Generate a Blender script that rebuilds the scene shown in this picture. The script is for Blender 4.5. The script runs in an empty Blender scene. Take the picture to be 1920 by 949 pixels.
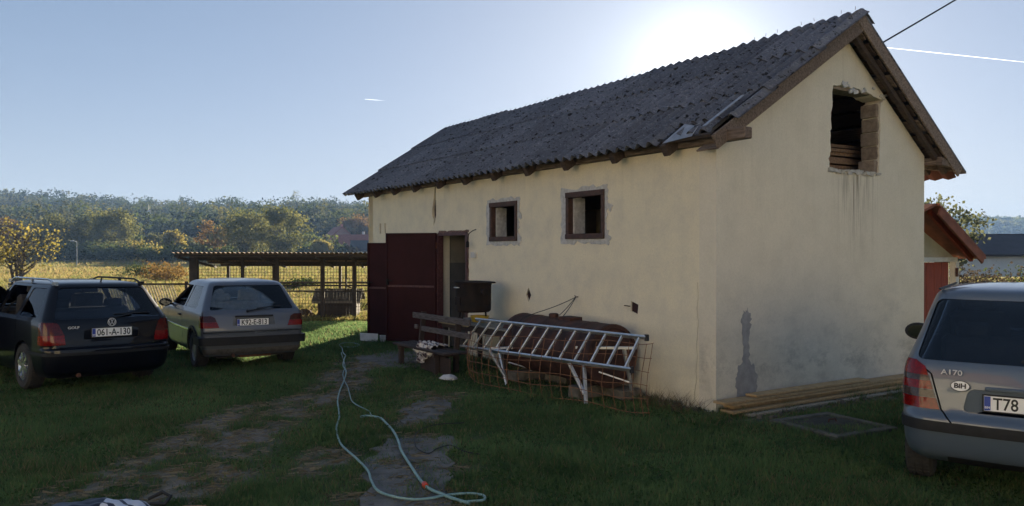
import bpy, bmesh, math, random
import numpy as np
from mathutils import Vector, Matrix, Euler
from mathutils.geometry import tessellate_polygon
from mathutils.bvhtree import BVHTree

R = math.radians
random.seed(7)
rng = np.random.default_rng(11)
scene = bpy.context.scene
COL = scene.collection

# ------------------------------------------------------------------ camera
EYE = 1.92
cam_data = bpy.data.cameras.new('camera')
cam = bpy.data.objects.new('camera', cam_data)
COL.objects.link(cam)
cam.location = (0, 0, EYE)
cam.rotation_euler = (R(90 - 0.284), 0, 0)
cam_data.sensor_width = 36
cam_data.lens = 36 * 1490 / 1920
cam_data.clip_start = 0.05
cam_data.clip_end = 40000
scene.camera = cam

# ------------------------------------------------------------------ sky, sun, exposure
SUN_AZ, SUN_EL = 13.0, 12.2          # degrees right of +Y, degrees above the horizon
world = bpy.data.worlds.new('World')
scene.world = world
world.use_nodes = True
wn = world.node_tree.nodes
wl = world.node_tree.links
bg = wn['Background']
sky = wn.new('ShaderNodeTexSky')
sky.sky_type = 'NISHITA'
sky.sun_disc = False
sky.sun_elevation = R(SUN_EL)
sky.sun_rotation = R(SUN_AZ)
sky.altitude = 200
sky.air_density = 0.6
sky.dust_density = 0.5
sky.ozone_density = 3.0
def wnode(t, **kw):
    n = wn.new(t)
    for k, v in kw.items(): setattr(n, k, v)
    return n
# the whole sky with its range compressed evenly, as the phone's picture shows it
pre = wnode('ShaderNodeVectorMath', operation='SCALE'); pre.inputs['Scale'].default_value = .1
gam = wn.new('ShaderNodeGamma'); gam.inputs['Gamma'].default_value = .50
post = wnode('ShaderNodeVectorMath', operation='SCALE'); post.inputs['Scale'].default_value = 2.18
wb = wnode('ShaderNodeVectorMath', operation='MULTIPLY'); wb.inputs[1].default_value = (.925, .995, 1.09)     # the picture's white balance
wl.new(sky.outputs[0], pre.inputs[0]); wl.new(pre.outputs[0], gam.inputs['Color']); wl.new(gam.outputs[0], wb.inputs[0]); wl.new(wb.outputs[0], post.inputs[0])
# the bright aureole round the sun
SUN_V = (math.sin(R(SUN_AZ)) * math.cos(R(SUN_EL)), math.cos(R(SUN_AZ)) * math.cos(R(SUN_EL)), math.sin(R(SUN_EL)))
tc = wn.new('ShaderNodeTexCoord')
nrm = wnode('ShaderNodeVectorMath', operation='NORMALIZE'); wl.new(tc.outputs['Generated'], nrm.inputs[0])
dt = wnode('ShaderNodeVectorMath', operation='DOT_PRODUCT'); wl.new(nrm.outputs[0], dt.inputs[0]); dt.inputs[1].default_value = SUN_V
def wm(op, a, b=None):
    n = wnode('ShaderNodeMath', operation=op)
    for i, v in enumerate((a, b)):
        if v is None: continue
        if hasattr(v, 'is_output'): wl.new(v, n.inputs[i])
        else: n.inputs[i].default_value = v
    return n.outputs[0]
ang = wm('ARCCOSINE', wm('MINIMUM', dt.outputs['Value'], 1.0))
aur = wm('MULTIPLY', wm('EXPONENT', wm('MULTIPLY', wm('POWER', wm('DIVIDE', ang, R(2.5)), 1.1), -1.0)), 4.4)
auc = wnode('ShaderNodeVectorMath', operation='SCALE'); auc.inputs[0].default_value = (1.0, .98, .92); wl.new(aur, auc.inputs['Scale'])
# the pale band of haze low over the whole horizon
sxyz = wn.new('ShaderNodeSeparateXYZ'); wl.new(nrm.outputs[0], sxyz.inputs[0])
hz_f = wm('MULTIPLY', wm('EXPONENT', wm('MULTIPLY', wm('MAXIMUM', sxyz.outputs['Z'], 0.0), -9.0)), .75)
hmix = wn.new('ShaderNodeMix'); hmix.data_type = 'RGBA'; wl.new(hz_f, hmix.inputs[0]); wl.new(post.outputs[0], hmix.inputs[6]); hmix.inputs[7].default_value = (1.98, 1.93, 1.86, 1)
tot = wnode('ShaderNodeVectorMath', operation='ADD'); wl.new(hmix.outputs[2], tot.inputs[0]); wl.new(auc.outputs[0], tot.inputs[1])
wl.new(tot.outputs[0], bg.inputs['Color'])
bg.inputs['Strength'].default_value = 0.1

sun_data = bpy.data.lights.new('sun', 'SUN')
sun = bpy.data.objects.new('sun', sun_data)
COL.objects.link(sun)
sun_data.energy = 5.0
sun_data.angle = R(0.53)
sun_data.color = (1.0, 0.84, 0.60)
SUN_DIR = Vector((math.sin(R(SUN_AZ)) * math.cos(R(SUN_EL)), math.cos(R(SUN_AZ)) * math.cos(R(SUN_EL)), math.sin(R(SUN_EL))))
sun.rotation_euler = SUN_DIR.to_track_quat('Z', 'Y').to_euler()
sun.location = (60, 260, 60)

vs = scene.view_settings
vs.view_transform = 'Standard'
vs.look = 'None'
vs.gamma = 1.0
vs.use_curve_mapping = False
vs.exposure = 1.88
cy = scene.cycles
cy.use_denoising = True
cy.max_bounces = 8
cy.diffuse_bounces = 3
cy.glossy_bounces = 3
cy.transmission_bounces = 6
cy.transparent_max_bounces = 12
cy.volume_bounces = 0
cy.volume_step_rate = 4.0
cy.caustics_reflective = False
cy.caustics_refractive = False

# ------------------------------------------------------------------ photo geometry -> world
F_PX = 1490.0
def ray(px, py):
    a = R(0.284); c, s = math.cos(a), math.sin(a)
    dx, dy, dz = (px - 960) / F_PX, 1.0, -(py - 474.5) / F_PX
    return Vector((dx, dy * c + dz * s, dz * c - dy * s))
def ground_at(px, py, z=0.0):
    d = ray(px, py)
    return d * ((z - EYE) / d.z) + Vector((0, 0, EYE))
def point_at(px, py, depth):
    d = ray(px, py)
    return d * (depth / d.y) + Vector((0, 0, EYE))

# ------------------------------------------------------------------ mesh helpers
class MB:
    """collects shapes, then becomes ONE mesh object"""
    def __init__(self):
        self.v = []; self.f = []; self.mi = []; self.sm = []
    def add(self, verts, faces, mi=0, smooth=False):
        o = len(self.v)
        self.v.extend([tuple(p) for p in verts])
        for f in faces:
            self.f.append(tuple(i + o for i in f)); self.mi.append(mi); self.sm.append(smooth)
        return self
    def box(self, c, s, rot=None, mi=0, taper=1.0, jit=0.0):
        hx, hy, hz = s[0] / 2, s[1] / 2, s[2] / 2
        vs_ = []
        for z in (-1, 1):
            k = taper if z > 0 else 1.0
            for x, y in ((-1, -1), (1, -1), (1, 1), (-1, 1)):
                p = Vector((x * hx * k, y * hy * k, z * hz))
                if jit: p += Vector((random.uniform(-jit, jit), random.uniform(-jit, jit), random.uniform(-jit, jit)))
                if rot is not None: p = rot @ p
                vs_.append(p + Vector(c))
        return self.add(vs_, [(3, 2, 1, 0), (4, 5, 6, 7), (0, 1, 5, 4), (1, 2, 6, 5), (2, 3, 7, 6), (3, 0, 4, 7)], mi)
    def bar(self, a, b, w, h, up=(0, 0, 1), mi=0, ext=0.0):
        """box along a->b, w across, h along up"""
        a = Vector(a); b = Vector(b); d = (b - a); ln = d.length
        if ln < 1e-6: return self
        d.normalize(); u = Vector(up); u = (u - d * u.dot(d))
        if u.length < 1e-4:
            u = Vector((1, 0, 0)); u = u - d * u.dot(d)
        u.normalize(); s = d.cross(u)
        m = Matrix((d, s, u)).transposed()
        return self.box((a + b) / 2, (ln + ext, w, h), m, mi)
    def tube(self, path, r, n=8, mi=0, cap=True, smooth=True):
        P = [Vector(p) for p in path]; m = len(P)
        rr = r if isinstance(r, (list, tuple)) else [r] * m
        vs_ = []; prev = None
        for i, p in enumerate(P):
            t = (P[min(i + 1, m - 1)] - P[max(i - 1, 0)])
            if t.length < 1e-9: t = Vector((0, 0, 1))
            t.normalize()
            if prev is None:
                ref = Vector((0, 0, 1)) if abs(t.z) < .9 else Vector((1, 0, 0))
                u = (ref - t * ref.dot(t)).normalized()
            else:
                u = prev - t * prev.dot(t)
                u = u.normalized() if u.length > 1e-6 else Vector((1, 0, 0))
            prev = u; w = t.cross(u)
            for k in range(n):
                a = 2 * math.pi * k / n
                vs_.append(p + (u * math.cos(a) + w * math.sin(a)) * rr[i])
        fs = []
        for i in range(m - 1):
            for k in range(n):
                k2 = (k + 1) % n
                fs.append((i * n + k, i * n + k2, (i + 1) * n + k2, (i + 1) * n + k))
        self.add(vs_, fs, mi, smooth)
        if cap:
            o = len(self.v) - len(vs_)
            self.f.append(tuple(o + k for k in reversed(range(n)))); self.mi.append(mi); self.sm.append(False)
            self.f.append(tuple(o + (m - 1) * n + k for k in range(n))); self.mi.append(mi); self.sm.append(False)
        return self
    def lathe(self, prof, n=24, origin=(0, 0, 0), axis='Z', mi=0, smooth=True):
        vs_ = []
        for (r_, h_) in prof:
            for k in range(n):
                a = 2 * math.pi * k / n
                p = (r_ * math.cos(a), r_ * math.sin(a), h_)
                if axis == 'X': p = (p[2], p[0], p[1])
                elif axis == 'Y': p = (p[1], p[2], p[0])
                vs_.append(Vector(p) + Vector(origin))
        fs = []
        for i in range(len(prof) - 1):
            for k in range(n):
                k2 = (k + 1) % n
                fs.append((i * n + k, i * n + k2, (i + 1) * n + k2, (i + 1) * n + k))
        fs.append(tuple(reversed(range(n)))); fs.append(tuple((len(prof) - 1) * n + k for k in range(n)))
        return self.add(vs_, fs, mi, smooth)
    def plate(self, outer, holes, to3d, t, mi=0):
        """polygon with holes, to3d(u, v, w): w = 0 front, t = back"""
        loops = [list(outer)] + [list(h) for h in holes]
        pts = [p for l in loops for p in l]
        tris = tessellate_polygon([[Vector((p[0], p[1], 0)) for p in l] for l in loops])
        n = len(pts); fs = []
        for a, b, c in tris:
            pa, pb, pc = pts[a], pts[b], pts[c]
            ar = (pb[0] - pa[0]) * (pc[1] - pa[1]) - (pb[1] - pa[1]) * (pc[0] - pa[0])
            if ar < 0: b, c = c, b
            fs.append((a, b, c)); fs.append((a + n, c + n, b + n))
        o = 0
        for l in loops:
            m = len(l)
            for i in range(m):
                j = (i + 1) % m
                fs.append((o + i, o + j, o + j + n, o + i + n))
            o += m
        vs_ = [to3d(p[0], p[1], 0) for p in pts] + [to3d(p[0], p[1], t) for p in pts]
        return self.add(vs_, fs, mi)
    def build(self, name, mats, parent=None, fix=True, bevel=0.0, angle=35):
        me = bpy.data.meshes.new(name)
        me.from_pydata(self.v, [], self.f)
        if not isinstance(mats, (list, tuple)): mats = [mats]
        for m in mats: me.materials.append(m)
        if any(self.mi): me.polygons.foreach_set('material_index', self.mi)
        me.polygons.foreach_set('use_smooth', self.sm)
        if fix or bevel:
            b = bmesh.new(); b.from_mesh(me)
            bmesh.ops.recalc_face_normals(b, faces=b.faces)
            if bevel:
                es = [e for e in b.edges if len(e.link_faces) == 2 and e.calc_face_angle(0) > 0.6]
                bmesh.ops.bevel(b, geom=es, offset=bevel, segments=1, affect='EDGES', clamp_overlap=True)
            b.to_mesh(me); b.free()
        if any(self.sm):
            me.set_sharp_from_angle(angle=R(angle))
        me.update()
        return link(name, me, parent)

def link(name, me, parent=None):
    o = bpy.data.objects.new(name, me)
    COL.objects.link(o)
    if parent is not None: o.parent = parent
    return o
def tag(o, label, cat, group=None, kind=None):
    if label: o['label'] = label
    if cat: o['category'] = cat
    if group: o['group'] = group
    if kind: o['kind'] = kind
    return o
def structure(o): o['kind'] = 'structure'; return o
def empty(name, loc=(0, 0, 0), rz=0.0, label=None, cat=None, group=None):
    o = bpy.data.objects.new(name, None)
    COL.objects.link(o); o.location = loc; o.rotation_euler = (0, 0, rz)
    o.empty_display_size = .2
    return tag(o, label, cat, group)
def mesh_np(name, verts, faces_flat, loop_tot, mats, parent=None, smooth=False, attrs=None, mat_idx=None):
    """fast mesh from numpy: verts (n,3), flat loop indices, loop counts per face"""
    me = bpy.data.meshes.new(name)
    nv = len(verts); nf = len(loop_tot)
    me.vertices.add(nv); me.vertices.foreach_set('co', np.asarray(verts, np.float32).ravel())
    me.loops.add(len(faces_flat)); me.loops.foreach_set('vertex_index', np.asarray(faces_flat, np.int32))
    me.polygons.add(nf)
    starts = np.concatenate([[0], np.cumsum(loop_tot)[:-1]]).astype(np.int32)
    me.polygons.foreach_set('loop_start', starts)
    me.polygons.foreach_set('use_smooth', np.full(nf, smooth, bool))
    if mat_idx is not None: me.polygons.foreach_set('material_index', np.asarray(mat_idx, np.int32))
    for k, a in (attrs or {}).items():
        if a.ndim == 1:
            at = me.attributes.new(k, 'FLOAT', 'POINT'); at.data.foreach_set('value', a.astype(np.float32))
        else:
            at = me.attributes.new(k, 'FLOAT_COLOR', 'POINT')
            if a.shape[1] == 3: a = np.concatenate([a, np.ones((len(a), 1))], 1)
            at.data.foreach_set('color', a.astype(np.float32).ravel())
    if not isinstance(mats, (list, tuple)): mats = [mats]
    for m in mats: me.materials.append(m)
    me.update(calc_edges=True); me.validate()
    return link(name, me, parent)
def text_mesh(name, body, size, mat, parent, matrix, extrude=0.001, align='CENTER', sx=1.0, bold=0.0, shear=0.0):
    cu = bpy.data.curves.new(name, 'FONT'); cu.body = body; cu.size = size
    cu.align_x = align; cu.align_y = 'CENTER'; cu.extrude = extrude; cu.offset = bold; cu.shear = shear
    cu.resolution_u = 3
    t = bpy.data.objects.new(name + '_t', cu); COL.objects.link(t)
    dg = bpy.context.evaluated_depsgraph_get()
    me = bpy.data.meshes.new_from_object(t.evaluated_get(dg))
    bpy.data.objects.remove(t); bpy.data.curves.remove(cu)
    me.name = name; me.materials.clear(); me.materials.append(mat)
    o = link(name, me, parent)
    o.matrix_local = matrix @ Matrix.Diagonal((sx, 1, 1, 1))
    return o

# ------------------------------------------------------------------ materials
def nmat(name):
    m = bpy.data.materials.new(name); m.use_nodes = True
    nt = m.node_tree; b = nt.nodes['Principled BSDF']
    return m, nt, b
def N(nt, t, **kw):
    n = nt.nodes.new(t)
    for k, v in kw.items():
        if k in n.inputs.keys(): n.inputs[k].default_value = v
        else: setattr(n, k, v)
    return n
def noise(nt, vec, scale, detail=5, rough=.55, dist=0.0):
    n = N(nt, 'ShaderNodeTexNoise', Scale=scale, Detail=detail, Roughness=rough, Distortion=dist)
    if vec is not None: nt.links.new(vec, n.inputs['Vector'])
    return n.outputs['Fac']
def ramp(nt, fac, p0, p1, c0=(0, 0, 0, 1), c1=(1, 1, 1, 1), interp='LINEAR'):
    n = nt.nodes.new('ShaderNodeValToRGB')
    n.color_ramp.elements[0].position = p0; n.color_ramp.elements[1].position = p1
    n.color_ramp.elements[0].color = c0; n.color_ramp.elements[1].color = c1
    n.color_ramp.interpolation = interp
    nt.links.new(fac, n.inputs['Fac'])
    return n.outputs['Color']
def mixc(nt, fac, a, b, mode='MIX'):
    n = nt.nodes.new('ShaderNodeMix'); n.data_type = 'RGBA'; n.blend_type = mode
    for sock, val in ((n.inputs[0], fac), (n.inputs[6], a), (n.inputs[7], b)):
        if hasattr(val, 'is_output'): nt.links.new(val, sock)
        elif isinstance(val, (int, float)): sock.default_value = val
        else: sock.default_value = (*val[:3], 1)
    return n.outputs[2]
def math_n(nt, op, a, b=None, c=None, clamp=False):
    n = nt.nodes.new('ShaderNodeMath'); n.operation = op; n.use_clamp = clamp
    for i, v in enumerate((a, b, c)):
        if v is None: continue
        if hasattr(v, 'is_output'): nt.links.new(v, n.inputs[i])
        else: n.inputs[i].default_value = v
    return n.outputs[0]
def objco(nt): return nt.nodes.new('ShaderNodeTexCoord').outputs['Object']
def sep(nt, vec):
    n = nt.nodes.new('ShaderNodeSeparateXYZ'); nt.links.new(vec, n.inputs[0]); return n.outputs
def mapping(nt, vec, scale=(1, 1, 1), rot=(0, 0, 0), loc=(0, 0, 0)):
    n = nt.nodes.new('ShaderNodeMapping'); nt.links.new(vec, n.inputs[0])
    n.inputs['Scale'].default_value = scale; n.inputs['Rotation'].default_value = rot; n.inputs['Location'].default_value = loc
    return n.outputs[0]
def bump(nt, b, h, strength=.3, dist=.01):
    n = N(nt, 'ShaderNodeBump', Strength=strength, Distance=dist)
    nt.links.new(h, n.inputs['Height']); nt.links.new(n.outputs[0], b.inputs['Normal'])
def objrand(nt): return nt.nodes.new('ShaderNodeObjectInfo').outputs['Random']

def simple(name, c1, c2=None, scale=8, rough=.7, metallic=0.0, bmp=0.0, bdist=.004, stretch=(1, 1, 1), spec=.5, vary=0.0, detail=6, p=(.35, .65)):
    """a colour broken up by noise, with fine relief; vary = brightness difference from object to object"""
    m, nt, b = nmat(name)
    b.inputs['Roughness'].default_value = rough; b.inputs['Metallic'].default_value = metallic
    b.inputs['Specular IOR Level'].default_value = spec
    v = mapping(nt, objco(nt), stretch)
    f = noise(nt, v, scale, detail)
    c2 = c2 or tuple(x * .7 for x in c1)
    col = mixc(nt, ramp(nt, f, p[0], p[1]), c1, c2)
    if vary:
        k = math_n(nt, 'MULTIPLY_ADD', objrand(nt), vary, 1 - vary / 2)
        comb = nt.nodes.new('ShaderNodeCombineXYZ')
        for i in range(3): nt.links.new(k, comb.inputs[i])
        col = mixc(nt, 1.0, col, comb.outputs[0], 'MULTIPLY')
    nt.links.new(col, b.inputs['Base Color'])
    if bmp: bump(nt, b, noise(nt, v, scale * 4, 4), bmp, bdist)
    return m

# ================================================================== GROUND
def vnoise(x, y, sc, seed=0):
    x = np.asarray(x, float) * sc + seed * 17.3; y = np.asarray(y, float) * sc + seed * 5.7
    xi = np.floor(x).astype(np.int64); yi = np.floor(y).astype(np.int64)
    fx = x - xi; fy = y - yi; fx = fx * fx * (3 - 2 * fx); fy = fy * fy * (3 - 2 * fy)
    def h(a, b):
        n = (a * 374761393 + b * 668265263 + seed * 974634777) & 0x7fffffff
        n = ((n ^ (n >> 13)) * 1274126177) & 0x7fffffff
        return ((n ^ (n >> 16)) & 0xffff) / 65535.0
    return (h(xi, yi) * (1 - fx) + h(xi + 1, yi) * fx) * (1 - fy) + (h(xi, yi + 1) * (1 - fx) + h(xi + 1, yi + 1) * fx) * fy
def fbm(x, y, sc, seed=0, o=4):
    s = 0; a = .5; t = 0
    for k in range(o):
        s = s + a * vnoise(x, y, sc * 2 ** k, seed + k); t += a; a *= .5
    return s / t
def seg_dist(x, y, pts):
    d = np.full(np.shape(x), 1e9)
    for (ax, ay), (bx, by) in zip(pts[:-1], pts[1:]):
        dx, dy = bx - ax, by - ay; l2 = dx * dx + dy * dy + 1e-9
        t = np.clip(((x - ax) * dx + (y - ay) * dy) / l2, 0, 1)
        d = np.minimum(d, np.hypot(x - ax - t * dx, y - ay - t * dy))
    return d
HOUSE_C = Vector((2.379, 9.26, 0)); HOUSE_TH = 0.5549
HL = np.array([-math.sin(HOUSE_TH), math.cos(HOUSE_TH)]); HG = np.array([math.cos(HOUSE_TH), math.sin(HOUSE_TH)])
def to_house(x, y):
    rx, ry = x - HOUSE_C.x, y - HOUSE_C.y
    return rx * HL[0] + ry * HL[1], -(rx * HG[0] + ry * HG[1])
TRACKS = [([(-2.85, 5.2), (-2.72, 6.3), (-2.68, 7.5), (-2.6, 8.6), (-2.55, 9.8), (-2.35, 11.6), (-2.6, 13.2)], .42, 1.0),
          ([(-3.6, 5.4), (-3.45, 6.4), (-3.3, 7.4), (-3.25, 8.4), (-3.2, 9.6)], .27, .9),
          ([(-1.75, 6.9), (-1.62, 7.5)], .32, .8), ([(-1.2, 8.6), (-.95, 10.2)], .42, .75), ([(-.85, 6.0), (-.9, 8.0)], .55, .8),
          ([(-2.6, 14.0), (-1.6, 13.6)], .6, .8), ([(2.6, 8.9), (5.4, 10.6)], .22, .55)]
def dirt(x, y):
    m = np.zeros(np.shape(x))
    w = (fbm(x, y, 1.7, 3) - .5) * .75
    for pts, r, k in TRACKS:
        d = seg_dist(x, y, pts) + w * r * 1.7
        m = np.maximum(m, k * np.clip(1.35 - d / r, 0, 1))
    s, o = to_house(x, y)
    near = np.clip(1 - np.abs(o - .1) / .28, 0, 1) * (s > -.2) * (s < 8)
    m = np.maximum(m, near * .8)
    brk = fbm(x, y, 5.0, 9)
    return np.clip(m * np.clip((brk - .28) * 3.2, 0, 1.2), 0, 1)
def field_tone(x, y):
    return np.clip(fbm(x, y, .045, 21) * .8 + fbm(x, y, .35, 25) * .35 - .08, 0, 1)
def gz(x, y):
    f = np.clip((np.asarray(y) - 26) / 30, 0, 1)
    dip = np.clip((np.asarray(y) - 19.5) / 7.5, 0, 1); dip = dip * dip * (3 - 2 * dip)      # the lawn falls away to the pen and the meadow
    return (fbm(x, y, .9, 5, 2) - .5) * .02 * (1 - f) + f * (fbm(x, y, .03, 31, 3) - .5) * 1.1 - .52 * dip

xs = np.concatenate([-np.geomspace(6000, 10, 46), np.arange(-9.9, 8.01, .11), np.geomspace(8.2, 6000, 46)])
ys = np.concatenate([-np.geomspace(4000, 3.2, 16), np.arange(3, 21, .12), np.geomspace(21.2, 12000, 70)])
gx, gy = np.meshgrid(xs, ys)
gzv = np.where((np.abs(gx) < 900) & (gy < 900), gz(gx, gy), np.where(gy > 30, -.52, 0))
gv = np.stack([gx.ravel(), gy.ravel(), gzv.ravel()], 1)
nx, ny = len(xs), len(ys)
ii = (np.arange(ny - 1)[:, None] * nx + np.arange(nx - 1)[None, :]).ravel()
gf = np.stack([ii, ii + 1, ii + 1 + nx, ii + nx], 1)
lawn_m = np.clip((27 + 2.0 * (fbm(gx, gy, .3, 77) - .5) - gy) / 1.5, 0, 1)

m_ground, nt, b = nmat('ground')
b.inputs['Roughness'].default_value = 1.0; b.inputs['Specular IOR Level'].default_value = .1
pos = nt.nodes.new('ShaderNodeNewGeometry').outputs['Position']
aD = N(nt, 'ShaderNodeAttribute', attribute_name='dirt').outputs['Fac']
aL = N(nt, 'ShaderNodeAttribute', attribute_name='lawn').outputs['Fac']
aT = N(nt, 'ShaderNodeAttribute', attribute_name='tone').outputs['Fac']
n1 = noise(nt, pos, 9, 6); n2 = noise(nt, pos, 60, 5)
soil = mixc(nt, ramp(nt, n1, .3, .7), (.145, .128, .105), (.25, .222, .185))
soil = mixc(nt, ramp(nt, n2, .55, .72), soil, (.38, .33, .26))
turf = mixc(nt, ramp(nt, n1, .3, .7), (.040, .066, .024), (.070, .10, .036))
near = mixc(nt, aD, turf, soil)
n3 = noise(nt, pos, .9, 8, .65)
fcol = mixc(nt, ramp(nt, aT, .25, .75), (.17, .165, .06), (.27, .19, .09))
fcol = mixc(nt, ramp(nt, n3, .35, .7), fcol, (.11, .115, .04))
nt.links.new(mixc(nt, aL, fcol, near), b.inputs['Base Color'])
bump(nt, b, math_n(nt, 'ADD', n1, n2), .6, .02)
ground = mesh_np('ground', gv, gf.ravel(), np.full(len(gf), 4), m_ground, smooth=True,
                 attrs={'dirt': dirt(gx, gy).ravel(), 'lawn': lawn_m.ravel(), 'tone': field_tone(gx, gy).ravel()})
structure(ground)

# worn concrete path showing through the turf
m_conc = simple('worn_concrete', (.175, .165, .15), (.10, .095, .082), 5, .95, bmp=.9, bdist=.02, vary=.2)
def ragged(poly, amp, sub=6, seed=1):
    r = random.Random(seed); out = []
    n = len(poly)
    for i in range(n):
        a = Vector(poly[i]).to_2d(); c = Vector(poly[(i + 1) % n]).to_2d(); d = c - a
        nrm = Vector((-d.y, d.x)).normalized() if d.length else Vector((0, 0))
        for k in range(sub):
            t = k / sub
            p = a + d * (t + (r.uniform(-.3, .3) / sub if k else 0)) + nrm * r.uniform(-amp, amp)
            out.append((p.x, p.y))
    return out
PATHS = [[(-2.75, 13.9), (-2.2, 12.75), (-1.45, 12.9), (-1.25, 13.9), (-1.7, 14.9), (-2.3, 14.9)],
         [(-1.3, 9.55), (-1.18, 8.7), (-.85, 8.75), (-.72, 9.5), (-.85, 10.1), (-1.15, 10.0)],
         [(-1.28, 8.0), (-1.32, 7.1), (-.98, 5.4), (-.5, 5.4), (-.52, 6.9), (-.6, 8.1)]]
PATHR = [ragged(p, .07, 7, 3 + i) for i, p in enumerate(PATHS)]
for i, p in enumerate(PATHR):
    mb = MB(); mb.plate(p, [], lambda u, v, w: (u, v, .014 - w), .03)
    o = structure(mb.build('path', m_conc))
def in_poly(x, y, poly):
    ins = np.zeros(len(x), bool); n = len(poly)
    for i in range(n):
        (x1, y1), (x2, y2) = poly[i], poly[(i + 1) % n]
        c = ((y1 > y) != (y2 > y)) & (x < (x2 - x1) * (y - y1) / (y2 - y1 + 1e-12) + x1)
        ins ^= c
    return ins

# ---- blades
m_grass, nt, b = nmat('grass_blades')
ga = N(nt, 'ShaderNodeAttribute', attribute_name='col').outputs['Color']
nt.nodes.remove(b)
d1 = nt.nodes.new('ShaderNodeBsdfDiffuse'); d2 = nt.nodes.new('ShaderNodeBsdfTranslucent'); mx = nt.nodes.new('ShaderNodeMixShader')
mx.inputs[0].default_value = .55
nt.links.new(ga, d1.inputs[0]); nt.links.new(ga, d2.inputs[0])
nt.links.new(d1.outputs[0], mx.inputs[1]); nt.links.new(d2.outputs[0], mx.inputs[2])
nt.links.new(mx.outputs[0], nt.nodes['Material Output'].inputs[0])
def blades(name, x, y, z, h, w, col, lean=.5, dirs=None):
    n = len(x)
    a = rng.uniform(0, 2 * np.pi, n); la = rng.uniform(0, 2 * np.pi, n) if dirs is None else dirs
    ll = rng.uniform(.1, 1, n) * lean * h
    bx, by = np.cos(a) * w / 2, np.sin(a) * w / 2
    v = np.zeros((n, 3, 3))
    v[:, 0] = np.stack([x - bx, y - by, z], 1); v[:, 1] = np.stack([x + bx, y + by, z], 1)
    v[:, 2] = np.stack([x + np.cos(la) * ll, y + np.sin(la) * ll, z + h], 1)
    c = np.repeat(col, 3, 0)
    c[0::3] *= .8; c[1::3] *= .8
    return mesh_np(name, v.reshape(-1, 3), np.arange(3 * n), np.full(n, 3), m_grass, attrs={'col': c})
def lerp(a, b_, t): return np.array(a)[None] * (1 - t[:, None]) + np.array(b_)[None] * t[:, None]

n = 760000
yy = 4.6 + (27 - 4.6) * rng.uniform(0, 1, n) ** 1.55
xx = rng.uniform(-1, 1, n) * (yy * .70 + 1.2)
s_, o_ = to_house(xx, yy)
keep = ~((s_ > 0) & (s_ < 10.9) & (o_ < 0) & (o_ > -4.25))
dd = dirt(xx, yy)
keep &= rng.uniform(0, 1, n) > dd * 1.05
for p in PATHR: keep &= ~(in_poly(xx, yy, p) & (rng.uniform(0, 1, n) < np.clip(1.62 - 1.9 * fbm(xx, yy, 3.0, 91), .2, .95)))
xx, yy, dd = xx[keep], yy[keep], dd[keep]; n = len(xx)
tuft = fbm(xx, yy, 2.2, 41); fine = vnoise(xx, yy, 9, 43)
hh = (.018 + .048 * np.clip(tuft * 2.1 - .65, 0, 1) + .020 * fine) * rng.uniform(.5, 1.3, n) * (1 - .5 * dd)
s_, o_ = to_house(xx, yy)
edge = (np.abs(o_) < .35) & (s_ > -.4) & (s_ < 10.9) | (np.abs(s_) < .35) & (o_ < .3) & (o_ > -4.3)
hh = np.where(edge, hh * 1.9, hh)
ww = .0045 + .0009 * yy
col = lerp((.085, .165, .066), (.165, .24, .098), np.clip(fine * .6 + rng.uniform(0, .5, n), 0, 1))
col *= (.62 + .85 * fbm(xx, yy, 1.1, 95))[:, None]
dry = rng.uniform(0, 1, n) < (.08 + .5 * dd + .10 * (fbm(xx, yy, .7, 47) > .58))
col[dry] = lerp((.20, .16, .08), (.30, .25, .14), rng.uniform(0, 1, n))[dry]
lawn = blades('lawn_grass', xx, yy, gz(xx, yy), hh, ww, col, .9)
tag(lawn, 'short mown lawn grass around the house and the cars', 'grass', kind='stuff')

# broad clover leaves and low weeds between the blades
n = 26000
yy = 4.8 + 11 * rng.uniform(0, 1, n) ** 1.7
xx = rng.uniform(-1, 1, n) * (yy * .68 + 1)
s_, o_ = to_house(xx, yy)
cl = fbm(xx, yy, .8, 61)
keep = (cl > .5) & (o_ > .05) & (dirt(xx, yy) < .35)
for p in PATHR: keep &= ~in_poly(xx, yy, p)
xx, yy = xx[keep], yy[keep]; n = len(xx)
zz = gz(xx, yy) + rng.uniform(.015, .05, n); r_ = rng.uniform(.008, .02, n)
ang = rng.uniform(0, 2 * np.pi, n); tilt = rng.uniform(-.5, .5, (n, 2))
cv = np.zeros((n, 5, 3))
for k in range(5):
    a = ang + k * 2 * np.pi / 5
    dx, dy = np.cos(a) * r_, np.sin(a) * r_
    cv[:, k] = np.stack([xx + dx, yy + dy, zz + dx * tilt[:, 0] + dy * tilt[:, 1]], 1)
cc = np.repeat(lerp((.05, .095, .028), (.085, .14, .05), rng.uniform(0, 1, n)), 5, 0)
weeds = mesh_np('clover', cv.reshape(-1, 3), np.arange(5 * n), np.full(n, 5), m_grass, attrs={'col': cc})
tag(weeds, 'broad clover and weed leaves in the shaded lawn', 'clover', kind='stuff')

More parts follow.
